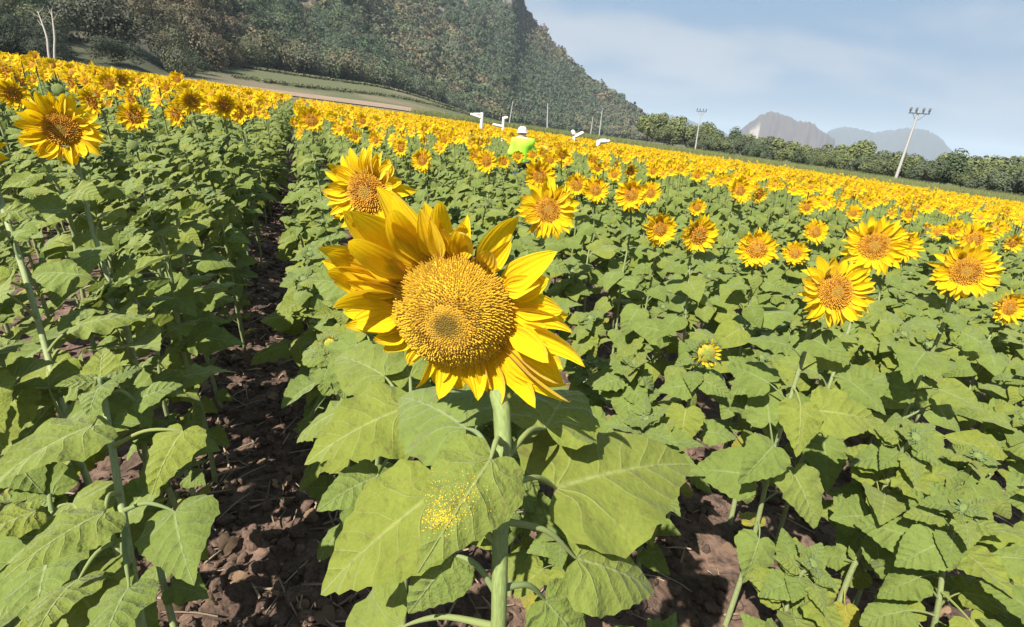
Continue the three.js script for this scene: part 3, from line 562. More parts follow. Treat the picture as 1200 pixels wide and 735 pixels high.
// ------------------------------------------------------------------ person in lime green standing in the flowers
{
  const b = standAt(612, 178, 11.8), d = toPix(b)[2], hTop = at(617, 148.5, d).y - b.y, S = hTop / 1.66;
  const J = { hip: [0, 0.90, 0], belly: [0, 1.08, 0.01], chest: [0, 1.24, 0], neck: [0.02, 1.40, 0.0], skull: [0.035, 1.50, 0.01], shL: [-0.17, 1.32, 0], shR: [0.17, 1.32, 0], elL: [-0.25, 1.06, 0.02], elR: [0.25, 1.06, 0.02], haL: [-0.16, 0.98, 0.24], haR: [0.16, 0.98, 0.24], hL: [-0.09, 0.88, 0], hR: [0.09, 0.88, 0], kL: [-0.10, 0.48, 0.02], kR: [0.10, 0.48, 0.02], aL: [-0.10, 0.07, -0.01], aR: [0.10, 0.07, -0.01], tL: [-0.11, 0.035, 0.14], tR: [0.11, 0.035, 0.14] };
  const bones = [['hip', 'belly', 0.135, 0.14], ['belly', 'chest', 0.14, 0.15], ['chest', 'neck', 0.11, 0.055], ['neck', 'skull', 0.055, 0.085], ['chest', 'shL', 0.12, 0.07], ['chest', 'shR', 0.12, 0.07], ['shL', 'elL', 0.062, 0.045], ['elL', 'haL', 0.044, 0.03], ['shR', 'elR', 0.062, 0.045], ['elR', 'haR', 0.044, 0.03], ['hip', 'hL', 0.11, 0.10], ['hip', 'hR', 0.11, 0.10], ['hL', 'kL', 0.088, 0.06], ['kL', 'aL', 0.058, 0.04], ['hR', 'kR', 0.088, 0.06], ['kR', 'aR', 0.058, 0.04], ['aL', 'tL', 0.045, 0.03], ['aR', 'tR', 0.045, 0.03]].map(([a, c, r0, r1]) => ({ a: new THREE.Vector3(...J[a]), c: new THREE.Vector3(...J[c]), r0, r1 }));
  const p = new THREE.Vector3(), ab = new THREE.Vector3(), ap = new THREE.Vector3();
  function dist(x, y, z, grow, list) { p.set(x, y, z); let s = 0; for (const q of list) { ab.subVectors(q.c, q.a); ap.subVectors(p, q.a); const t = clamp(ap.dot(ab) / ab.lengthSq(), 0, 1); s += Math.exp(-(ap.addScaledVector(ab, -t).length() - mix(q.r0, q.r1, t) - grow) * 38); } return -Math.log(s) / 38; }
  function marched(list, grow, cut) {
    const res = 72, mc = new MarchingCubes(res, new THREE.MeshBasicMaterial(), true, false, 120000); mc.isolation = 0;
    for (let k = 0; k < res; k++) for (let j = 0; j < res; j++) for (let i = 0; i < res; i++) { const x = (i / res * 2 - 1) * 0.9, y = (j / res * 2 - 1) * 0.9 + 0.82, z = (k / res * 2 - 1) * 0.9; let v = dist(x, y, z, grow, list); if (cut) v = Math.max(v, cut(x, y, z)); mc.field[i + j * res + k * res * res] = -v; }
    mc.update(); const n = mc.count, g = new THREE.BufferGeometry(), a = new Float32Array(mc.positionArray.slice(0, n * 3));
    for (let i = 0; i < n; i++) { a[i * 3] *= 0.9; a[i * 3 + 1] = a[i * 3 + 1] * 0.9 + 0.82; a[i * 3 + 2] *= 0.9; }
    g.setAttribute('position', new THREE.BufferAttribute(a, 3)); g.setAttribute('normal', new THREE.BufferAttribute(new Float32Array(mc.normalArray.slice(0, n * 3)), 3)); g.setAttribute('uv', new THREE.BufferAttribute(new Float32Array(n * 2), 2)); return g;
  }
  const person = new THREE.Group(); person.name = 'person'; scene.add(person); person.position.copy(b); person.scale.setScalar(S); person.rotation.y = Math.PI + 0.15;
  mesh('body', marched(bones, 0), flat(0.42, 0.26, 0.19, 0.7), person);
  mesh('shirt', marched(bones.slice(0, 10), 0.036, (x, y, z) => Math.max(0.84 - y, y - 1.405, Math.abs(x) < 0.14 && z > 0.17 ? 0.05 : -0.05, z - 0.16)), flat(0.33, 0.72, 0.04, 0.85), person);
  mesh('trousers', marched(bones.filter((q) => q.a.y < 1.0 && q.c.y < 0.95 && Math.abs(q.c.x) < 0.14 && q.c.z < 0.1).concat(bones[0]), 0.018, (x, y) => Math.max(y - 0.9, 0.08 - y)), flat(0.05, 0.06, 0.09, 0.9), person);
  const hat = new THREE.LatheGeometry([[0, 0.125], [0.055, 0.12], [0.092, 0.09], [0.104, 0.03], [0.107, 0.0], [0.128, -0.03], [0.130, -0.024], [0.110, 0.012]].map((q) => new THREE.Vector2(...q)), 24); hat.rotateX(0.12); hat.translate(0.035, 1.535, 0.015); mesh('hat', hat, WHITE, person);
  const scarf = new THREE.TorusGeometry(0.085, 0.05, 10, 24); scarf.rotateX(Math.PI / 2 - 0.2); scarf.scale(1.15, 1, 1); scarf.translate(0.015, 1.385, 0.01); mesh('scarf', scarf, WHITE, person);
  const nose = new THREE.SphereGeometry(0.018, 8, 6); nose.scale(0.8, 1.3, 1); nose.translate(0.035, 1.485, 0.105); const ears = [-1, 1].map((s) => { const e = new THREE.SphereGeometry(0.025, 8, 6); e.scale(0.4, 1, 0.7); e.translate(0.035 + s * 0.088, 1.49, 0.01); return e; });
  mesh('face', mergeGeometries([nose, ...ears]), flat(0.42, 0.26, 0.19, 0.7), person);
  for (const s of [-1, 1]) { const e = new THREE.SphereGeometry(0.011, 8, 6); e.translate(0.035 + s * 0.035, 1.508, 0.088); mesh('eye', e, flat(0.03, 0.025, 0.02, 0.3), person); }
  tag(person, 'person in a lime green top, white hat and white scarf, standing among the sunflowers', 'person');
}

// ------------------------------------------------------------------ sunflowers seen singly in the photograph
const placed = [];                                            // roots already taken [x, z]
const EAST = new THREE.Vector3(-0.10, 0.24, 1).normalize();     // the way the field faces
let nPlants = 0;
function stand(plant, root, label, group, category = 'sunflower') { plant.name = numbered('sunflower'); plant.position.copy(root); scene.add(plant); placed.push([root.x, root.z]); nPlants++; return tag(plant, label, category, group); }
function flowerAt(px, py, dia, o = {}) {
  const span = o.span || 0.2, depth = o.depth || FPX * span / dia, P = at(px, py, depth), r = rngOf(Math.round(px * 31 + py * 7));
  let root; if (o.low) { const q = at(o.low[0], o.low[1], o.low[2]), k = (q.y - plane(q.x, q.z)) / Math.max(0.2, P.y - q.y); root = q.clone().addScaledVector(q.clone().sub(P), k); } else root = new THREE.Vector3(P.x + 0.06 + R(-0.05, 0.05, r), 0, P.z + R(-0.06, 0.04, r));
  root.y = H(root.x, root.z);
  const toEye = EYE.clone().sub(P).normalize(), dir = o.dir || EAST.clone().multiplyScalar(0.75).add(toEye.multiplyScalar(0.35)).add(new THREE.Vector3(R(-0.3, 0.3, r), R(-0.12, 0.14, r), 0)).normalize();
  const fine = depth < 2.3;
  return stand(makePlant({ kind: o.kind || 'open', head: P.clone().sub(root), dir, span, lod: fine ? 'fine' : 'mid', separate: dia >= 60, nLeaves: o.nLeaves || 17, leafSize: o.leafSize || 0.145, stemR: o.stemR || 0.0085, topLeaf: o.topLeaf || 0.72, lowLeaf: 0.16, seed: Math.round(px * 13 + py), headOpts: { n: 42 + Math.floor(r() * 6), florets: fine ? 420 : 170, discShare: R(0.36, 0.43, r), ...(o.headOpts || {}) } }), root, o.label || 'sunflower in full bloom on a bare stalk above the green leaves', o.label ? null : 'sunflowers in bloom in the field');
}

// ---- a leaf set by hand: petiole from the stem to its base, blade from base to tip, facing about nrm
function handLeaf(plant, origin, stemP, baseP, tipP, wide, mat, o = {}) {
  const r = rngOf(o.seed || 5), dir = tipP.clone().sub(baseP), L = dir.length(); dir.normalize();
  const nrm = (o.nrm || new THREE.Vector3(-0.2, 0.9, 0.45)).clone(), x = new THREE.Vector3().crossVectors(nrm, dir).normalize(), y = new THREE.Vector3().crossVectors(dir, x).normalize();
  const g = bladeGeo(FINE, { a0: o.a0 ?? 0.3, bend: o.bend ?? -0.6, cup: o.cup ?? -0.25, wave: o.wave ?? 0.09, twist: o.twist ?? 0, wide }, r);
  g.scale(L, L, L); g.applyMatrix4(new THREE.Matrix4().makeBasis(x, y, dir)); g.translate(baseP.x - origin.x, baseP.y - origin.y, baseP.z - origin.z);
  const mid = stemP.clone().lerp(baseP, 0.55).add(new THREE.Vector3(0, 0.018, 0)), e = baseP.clone().addScaledVector(dir, 0.03 * L).addScaledVector(y, -0.003);
  const pt = tube([stemP, mid, baseP.clone().addScaledVector(y, -0.003), e].map((p) => p.clone().sub(origin)), [0.0048, 0.0036, 0.0032, 0.0015], 8, 12, [1, 1, 1], PET_UV);
  return mesh('leaf', mergeGeometries([g, pt]), mat || LEAVES[Math.floor(r() * 4)], plant);
}
const camDir = (x, y, z) => new THREE.Vector3(x, y, z).applyQuaternion(camera.quaternion).normalize();

// ---- the great sunflower in front
{
  const D = 0.60, P = at(532, 366, D), stemLow = at(584, 735, 0.575);
  const root = stemLow.clone().add(new THREE.Vector3(0.012, 0, -0.005)); root.y = H(root.x, root.z);
  const dir = camDir(-0.12, -0.42, 0.90), plant = new THREE.Group();
  const tips = [[92, 138], [100, 128], [75, 124], [60, 140], [48, 112], [31, 142], [20, 122], [6, 128], [-3, 140], [-16, 162], [-24, 140], [-31, 150], [-42, 170], [-50, 146], [-59, 128], [-67, 120], [-75, 112], [-82, 116], [-90, 108], [-99, 112], [-107, 104], [-119, 112], [-137, 96], [-149, 100], [-160, 110], [-172, 128], [-181, 132], [168, 140], [160, 150], [152, 158], [145, 166], [137, 164], [129, 166], [121, 166], [113, 162], [106, 152], [84, 112], [141, 140], [156, 136], [126, 142]];
  for (let k = 0, n = tips.length; k < n; k += 2) tips.push([tips[k][0] + 4.5, tips[k][1] * 0.94]);
  const px = D / FPX, Rd = 69 * px, L = 87 * px, r = rngOf(4242), head = new THREE.Group(); head.name = 'flower_head'; plant.add(head);
  mesh('receptacle', backGeo(Rd, 36), STEM, head);
  const dome = Rd * 0.55;
  mesh('disc', discGeos(Rd, dome, 14, 60, TONE_MAIN, r), DISC, head);
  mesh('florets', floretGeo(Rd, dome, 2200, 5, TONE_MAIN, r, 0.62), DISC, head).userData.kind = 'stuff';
  tips.forEach(([deg, len], i) => {
    const a = deg * Math.PI / 180, up = Math.sin(a), p = { a: a + R(-0.04, 0.04, r), len: (len - 62) / 88 * mix(1.05, 1.0, sstep(-0.2, 0.6, up)), tilt: (i > 35 ? 0.16 : 0.06) + R(-0.2, 0.24, r) - 0.12 * Math.min(0, up) + 0.1 * Math.max(0, up), roll: R(-0.45, 0.45, r) };
    p.sx = clamp(1.1 / Math.sqrt(p.len), 0.7, 1.4) * R(0.75, 1.12, r) * (deg === -119 ? 0.55 : 1);
    const m = mesh('petal', PETALS.fine[Math.floor(r() * 10)], PETAL, head); m.applyMatrix4(petalMatrix(p, Rd, L));
  });
  const br = []; for (let i = 0; i < 24; i++) { const m = petalMatrix({ a: (i + R(-0.3, 0.3, r)) / 24 * 6.283, len: R(0.7, 1.05, r), tilt: R(-0.5, -0.1, r), roll: 0, sx: 1 }, Rd, Rd * 0.6); mesh('bract', BRACT, STEM, head).applyMatrix4(m.premultiply(_m.makeTranslation(0, 0, -0.06 * Rd))); }
  head.position.copy(P).sub(root); faceTo(head, dir);
  // roll so that the head's own up matches the picture's up
  const upLocal = camDir(0, 1, 0).applyQuaternion(head.quaternion.clone().invert()); head.rotateZ(-Math.atan2(upLocal.x, upLocal.y));
  const back = P.clone().addScaledVector(dir, -0.36 * Rd), S = (x, y, d) => at(x, y, d).sub(root);
  mesh('stem', tube([new THREE.Vector3(0, -0.08, 0), stemLow.clone().sub(root), S(586, 640, 0.585), S(589, 545, 0.60), S(588, 480, 0.625), S(572, 425, 0.655), back.clone().addScaledVector(dir, -0.03).sub(root), back.clone().sub(root)], [0.011, 0.0105, 0.0098, 0.0092, 0.009, 0.009, 0.011, 0.013], 14, 40, [0.20, 0.26, 0.075]), STEM, plant);
  // leaves, as they hang in the photograph (base and tip as pixel and depth)
  const leaf = (s, b, t, w, mat, o) => handLeaf(plant, root, at(...s), at(...b), at(...t), w, mat, o);
  const pollenLeaf = leaf([588, 520, 0.605], [574, 540, 0.56], [490, 674, 0.50], 0.92, LEAVES[0], { seed: 21, bend: -0.35, cup: -0.35, nrm: camDir(0.15, 0.55, 0.8) });
  leaf([586, 575, 0.59], [655, 571, 0.68], [800, 558, 0.84], 0.9, LEAVES[2], { seed: 22, bend: -0.4, cup: -0.2, nrm: camDir(-0.05, 0.75, 0.6) });
  leaf([585, 640, 0.585], [500, 585, 0.60], [372, 700, 0.58], 0.95, LEAVES[2], { seed: 23, bend: -0.55, nrm: camDir(-0.1, 0.6, 0.8) });
  leaf([585, 700, 0.58], [530, 652, 0.585], [478, 720, 0.575], 1.1, LEAVES[3], { seed: 24, nrm: camDir(0.1, 0.45, 0.88) });
  leaf([586, 610, 0.585], [678, 655, 0.63], [765, 692, 0.68], 1.0, LEAVES[0], { seed: 25, nrm: camDir(0.0, 0.7, 0.7) });
  leaf([588, 545, 0.60], [640, 500, 0.70], [672, 455, 0.86], 0.95, LEAVES[2], { seed: 26, bend: -0.7, nrm: camDir(0.1, 0.8, 0.55) });
  leaf([585, 690, 0.58], [640, 705, 0.62], [690, 765, 0.62], 1.1, LEAVES[1], { seed: 27, nrm: camDir(0, 0.6, 0.8) });
  leaf([587, 560, 0.60], [545, 500, 0.72], [470, 470, 0.86], 1.0, LEAVES[3], { seed: 28, nrm: camDir(-0.1, 0.8, 0.6) });
  leaf([585, 735, 0.575], [470, 735, 0.66], [385, 800, 0.7], 1.1, LEAVES[0], { seed: 29, nrm: camDir(0, 0.7, 0.7) });
  stand(plant, root, 'largest sunflower, its ragged yellow head with a wide orange disc above big pale leaves');
  plant.name = 'sunflower';
  // yellow pollen fallen on the big leaf
  plant.updateMatrixWorld(true);
  const G = pollenLeaf.geometry, pp = G.attributes.position, ii = G.index, spots = [], A = new THREE.Vector3(), B = new THREE.Vector3(), C = new THREE.Vector3(), rr = rngOf(99), blade = (1 + 6 * 44);
  for (let n = 0; n < 400000 && spots.length < 1000; n++) {
    const f = Math.floor(rr() * ii.count / 3) * 3; if (ii.getX(f) >= blade) continue;
    A.fromBufferAttribute(pp, ii.getX(f)); B.fromBufferAttribute(pp, ii.getX(f + 1)); C.fromBufferAttribute(pp, ii.getX(f + 2));
    let u = rr(), v = rr(); if (u + v > 1) { u = 1 - u; v = 1 - v; }
    const p = A.clone().addScaledVector(B.clone().sub(A), u).addScaledVector(C.clone().sub(A), v).add(root), q = toPix(p);
    const w = Math.max(Math.exp(-(((q[0] - 482) / 9) ** 2 + ((q[1] - 578) / 6) ** 2)), 0.55 * Math.exp(-(((q[0] - 515) / 17) ** 2 + ((q[1] - 606) / 13) ** 2)), 0.12 * Math.exp(-(((q[0] - 508) / 40) ** 2 + ((q[1] - 590) / 24) ** 2)));
    if (rr() < w) spots.push(p);
  }
  const im = new THREE.InstancedMesh(new THREE.IcosahedronGeometry(1, 0), flat(0.62, 0.40, 0.015, 0.95), spots.length), o = new THREE.Object3D(); im.name = 'pollen_dust';
  spots.forEach((p, i) => { o.position.copy(p); o.scale.setScalar(0.00022 + 0.0006 * rr() ** 3); o.rotation.set(R(0, 6, rr), R(0, 6, rr), 0); o.updateMatrix(); im.setMatrixAt(i, o.matrix); });
  scene.add(im); tag(im, 'yellow pollen dusted on the big pale leaf under the largest flower', 'pollen', null, 'stuff');
}
// leafy plants near the lens, set by hand: [stem base pixel and depth, stem top, leaves]
function leafyByHand(low, top, leaves, label, bud) {
  const L = at(...low), T = at(...top), root = L.clone().add(L.clone().sub(T).multiplyScalar((L.y - plane(L.x, L.z)) / Math.max(0.15, T.y - L.y))); root.y = H(root.x, root.z);
  const plant = new THREE.Group(), p = (f) => L.clone().lerp(T, f).sub(root);
  mesh('stem', tube([new THREE.Vector3(0, -0.08, 0), p(0).multiplyScalar(0.5), p(0), p(0.5), p(1)], [0.010, 0.009, 0.0075, 0.0055], 10, 22, [0.26, 0.31, 0.12]), STEM, plant);
  leaves.forEach(([s, b, t, w, k, o], i) => handLeaf(plant, root, L.clone().lerp(T, s), at(...b), at(...t), w, LEAVES[k], { seed: 70 + i * 7 + Math.round(low[0]), nrm: camDir(0, 0.72, 0.68), ...o }));
  if (bud) { const h = makeBud(plant, { span: bud, open: 0.6 }, Math.round(low[0])); h.position.copy(T).sub(root); faceTo(h, EAST); }
  return stand(plant, root, label);
}
leafyByHand([478, 560, 0.95], [482, 480, 1.0], [[0.9, [470, 480, 0.92], [352, 545, 0.86], 1.05, 2], [0.95, [500, 470, 1.0], [560, 520, 0.95], 1, 1], [0.7, [450, 440, 1.05], [392, 415, 1.15], 1.0, 0], [0.5, [440, 560, 0.9], [370, 600, 0.84], 1.1, 3], [1, [480, 440, 1.08], [455, 380, 1.2], 0.95, 0]], 'leafy sunflower plant without a head beside the path, under the largest flower');
leafyByHand([150, 640, 0.86], [120, 455, 0.98], [[0.75, [106, 500, 0.86], [-30, 580, 0.74], 0.95, 0], [0.6, [214, 506, 0.92], [178, 582, 0.86], 1.0, 2], [0.3, [120, 602, 0.8], [5, 682, 0.70], 0.95, 0], [0.2, [205, 600, 0.86], [228, 688, 0.78], 1.0, 1], [0.1, [150, 690, 0.78], [120, 770, 0.7], 1.1, 1], [0.05, [90, 680, 0.8], [40, 750, 0.7], 1.1, 0], [0.95, [160, 470, 1.0], [215, 450, 1.04], 0.95, 3], [1, [112, 448, 0.97], [62, 452, 0.93], 0.95, 0], [1, [126, 446, 0.98], [168, 430, 1.03], 0.9, 1], [1, [119, 446, 0.985], [122, 405, 1.04], 0.9, 2], [1, [118, 452, 0.965], [104, 490, 0.91], 0.9, 3]], 'broad-leaved sunflower plant without a flower, at the foot of two tall bare stems');
leafyByHand([45, 690, 0.86], [62, 600, 0.92], [[0.9, [40, 600, 0.86], [-45, 640, 0.8], 1.0, 2], [0.8, [85, 590, 0.9], [135, 640, 0.84], 1.0, 0], [0.5, [60, 650, 0.84], [40, 740, 0.74], 1.0, 3], [0.95, [60, 580, 0.95], [30, 540, 1.0], 0.95, 1], [0.3, [90, 690, 0.82], [150, 760, 0.74], 1.0, 0]], 'low leafy sunflower plant below the broad-leaved plant with two tall stems');
// ---- flowers that stand out one by one: pixel of the head, its width in pixels
flowerAt(430, 226, 112, { span: 0.215, label: 'sunflower right behind the largest one, its petals half hidden by it', headOpts: { n: 48 } });
flowerAt(642, 246, 74, { label: 'heart-shaped sunflower between the largest head and the pair of blooms' });
flowerAt(72, 152, 86, { low: [160, 520, 1.3], label: 'ragged sunflower on a tall stem beside a cut-off neighbour, petals drooping over the disc' });
flowerAt(-44, 172, 44, { span: 0.19, depth: 1.2, low: [128, 590, 1.0], label: 'sunflower on a long thick bare stem, leaning out of the picture' });
flowerAt(978, 342, 92, { label: 'big round sunflower hanging lowest and widest over the green leaves' });
flowerAt(1132, 318, 72, { label: 'round sunflower with green-brown disc in front of a smaller bloom' });
flowerAt(1025, 288, 70, { label: 'sunflower whose edge covers part of a smaller bloom beside it' });
const MORE = [[1060, 288, 42], [1142, 280, 42], [1182, 360, 44], [887, 292, 50], [932, 297, 32], [955, 272, 32], [818, 275, 50], [773, 268, 44], [817, 243, 22], [867, 223, 33], [740, 228, 42], [762, 226, 30], [698, 223, 35], [676, 217, 32], [632, 206, 42], [570, 189, 30], [558, 181, 22], [495, 188, 30], [607, 184, 17], [645, 188, 22], [365, 141, 34], [128, 99, 30], [112, 112, 26], [208, 93, 20], [280, 126, 22], [292, 130, 20], [1000, 250, 22], [1065, 252, 19], [1100, 273, 20], [945, 243, 21], [40, 66, 14], [100, 96, 22], [195, 103, 18], [425, 142, 18], [440, 165, 20], [520, 165, 18], [1085, 268, 16], [720, 205, 20], [655, 172, 14], [590, 190, 18]];
for (const [x, y, d] of MORE) flowerAt(x, y, d);
flowerAt(828, 414, 38, { kind: 'opening', span: 0.12, leafSize: 0.14, topLeaf: 0.85, label: 'half-open lime yellow sunflower bud low among the leaves' });
flowerAt(1035, 578, 28, { kind: 'opening', span: 0.085, leafSize: 0.13, topLeaf: 0.88, label: 'small yellow opening bud deep among leaves near bare soil' });
flowerAt(386, 403, 22, { kind: 'opening', span: 0.06, leafSize: 0.14, topLeaf: 0.85, label: 'tiny yellow opening bud at the edge of the path' });
flowerAt(155, 171, 24, { kind: 'bud', span: 0.11, label: 'round green bud on a tall stalk beside the ragged sunflower' });
flowerAt(255, 167, 14, { kind: 'bud', span: 0.1, label: 'small green bud on the near side of the path, over dense leaves' });
flowerAt(68, 105, 26, { kind: 'bud', span: 0.11, label: 'green bud behind the ragged sunflower' });

// ---- prototypes for the rest of the field
const PROTO = { open: [], leafy: [], leafyFine: [], tall: [], tallFine: [] };
for (let i = 0; i < 9; i++) for (const lod of ['mid', 'fine']) { const r = rngOf(6300 + i); PROTO[lod === 'fine' ? 'tallFine' : 'tall'].push(makePlant({ kind: 'bud', lod, head: new THREE.Vector3(R(-0.08, 0.08, r), 1.12, R(-0.06, 0.06, r)), dir: new THREE.Vector3(R(-0.3, 0.3, r), 0.9, 0.5), span: R(0.04, 0.07, r), nLeaves: 30, leafSize: R(0.115, 0.145, r), topLeaf: 0.93, lowLeaf: 0.10, seed: 6400 + i * 9 })); }
for (let i = 0; i < 8; i++) { const r = rngOf(6000 + i); PROTO.open.push(makePlant({ head: new THREE.Vector3(R(-0.05, 0.05, r), 1.25, R(-0.02, 0.05, r)), dir: new THREE.Vector3(R(-0.35, 0.15, r), R(-0.2, 0.5, r), 1), span: R(0.15, 0.225, r), nLeaves: 19, leafSize: R(0.12, 0.145, r), topLeaf: R(0.68, 0.78, r), seed: 6100 + i * 9, headOpts: { n: 34, florets: 60, discShare: R(0.36, 0.43, r) } })); }
for (let i = 0; i < 10; i++) { const r = rngOf(6500 + i); PROTO.leafy.push(makePlant({ kind: 'bud', head: new THREE.Vector3(R(-0.05, 0.05, r), 0.78, R(-0.04, 0.04, r)), dir: new THREE.Vector3(R(-0.3, 0.3, r), 0.9, 0.5), span: R(0.04, 0.07, r), nLeaves: 24, leafSize: R(0.115, 0.14, r), topLeaf: 0.93, lowLeaf: 0.15, seed: 6600 + i * 9 })); }
for (let i = 0; i < 12; i++) { const r = rngOf(6700 + i); PROTO.leafyFine.push(makePlant({ kind: 'bud', lod: 'fine', head: new THREE.Vector3(R(-0.06, 0.06, r), 0.75, R(-0.05, 0.05, r)), dir: new THREE.Vector3(R(-0.3, 0.3, r), 0.9, 0.5), span: R(0.04, 0.065, r), nLeaves: 26, leafSize: R(0.108, 0.135, r), topLeaf: 0.92, lowLeaf: 0.16, seed: 6800 + i * 9 })); }
const usedProto = new Set();
const copyOf = (p) => p.clone();

// ---- rows of plants on both sides of the path
const inView = (x, z, y0, y1, m) => { for (const y of [y0, (y0 + y1) / 2, y1]) { const q = toPix(new THREE.Vector3(x, y, z)); if (q && q[0] > -m && q[0] < 1200 + m && q[1] > -60 && q[1] < 735 + m) return true; } return false; };
const cand = [];
{
  const r = rngOf(31337);
  for (let side = -1; side <= 1; side += 2) for (let k = 0; k < (side < 0 ? 155 : 135); k++) for (let s = -12; s < 62; s += side < 0 ? 0.25 : 0.205) {
    const off = side * (0.31 + k * (side < 0 ? 0.42 : 0.54)) + R(-0.09, 0.09, r), l = s + R(-0.1, 0.1, r), x = P0.x + ROWW.x * off + ROWU.x * l, z = P0.z + ROWW.z * off + ROWU.z * l, d = Math.hypot(x, z);
    const pick = [r(), r(), r(), r(), r(), r()];
    if (d > FIELD_END(x, z) || d < (side < 0 ? 1.02 : 0.72) || z > 0.4) continue;
    const y = H(x, z); if (!inView(x, z, y, y + 1.35, d < 4 ? 160 / Math.max(d, 0.6) : 30)) continue;
    if (pick[5] < 0.06) continue;
    if (d < 11.7 && d > 3) { const q = toPix(new THREE.Vector3(x, y + 1.2, z)); if (q[0] > 588 && q[0] < 636 && q[1] < 215) pick[6] = 1; }   // the person stands clear of the stalks
    cand.push({ x, z, y, d, left: side < 0, pick });
  }
  cand.sort((a, b) => a.d - b.d);
}
const rest = [];
for (const c of cand) {
  const { x, z, y, d, pick } = c;
  if (d < 14 && placed.some(([a, b]) => Math.hypot(a - x, b - z) < (d < 1.1 ? 0.3 : 0.17))) continue;
  // keep the space between the lens and the great flower clear
  const q = toPix(new THREE.Vector3(x, y + 0.9, z));
  if (nPlants < 300) {
    const near = d < (c.left ? 4.0 : 5.8), fine = d < 2.4;
    let kind, list, sc;
    if (near || pick[6] || pick[0] < (c.left ? 0.36 : 0.52)) { list = c.left ? (fine ? PROTO.tallFine : PROTO.tall) : fine ? PROTO.leafyFine : PROTO.leafy; sc = (c.left ? mix(0.86, 1.12, pick[1]) : mix(0.90, 1.12, pick[1])) * (d < 1.3 ? 0.78 : d < 1.8 ? 0.9 : 1); kind = 'leafy'; }
    else { list = PROTO.open; sc = c.left ? mix(1.0, 1.17, pick[1]) : mix(0.93, 1.05, pick[1]); kind = 'open'; }
    const i = Math.floor(pick[2] * list.length), t = copyOf(list[i]);
    t.scale.set(sc * mix(0.92, 1.08, pick[4]), sc, sc * mix(0.92, 1.08, pick[0])); if (d < 1.3) t.scale.x = t.scale.z = Math.max(t.scale.x, 0.85);
    t.rotation.set(0.02, (pick[3] - 0.5) * (kind === 'open' ? 1.2 : 1.5), 0.07 + (pick[4] - 0.5) * 0.1, 'XZY');
    if (kind === 'open') stand(t, new THREE.Vector3(x, y, z), c.left ? 'tall sunflower in full bloom in the rows across the path from the largest flower' : 'sunflower in full bloom on a bare stalk above the green leaves', c.left ? 'tall blooms across the path' : 'sunflowers in bloom in the field');
    else stand(t, new THREE.Vector3(x, y, z), c.left ? 'tall leafy sunflower in bud in the rows across the path from the largest flower' : Math.abs(across(x, z)) < 0.45 ? 'leafy sunflower plant in bud in the row that borders the path under the largest flower' : 'leafy sunflower plant with a small closed green bud among its top leaves', c.left ? 'plants in bud across the path' : 'sunflower plants in bud');
  } else rest.push(c);
}
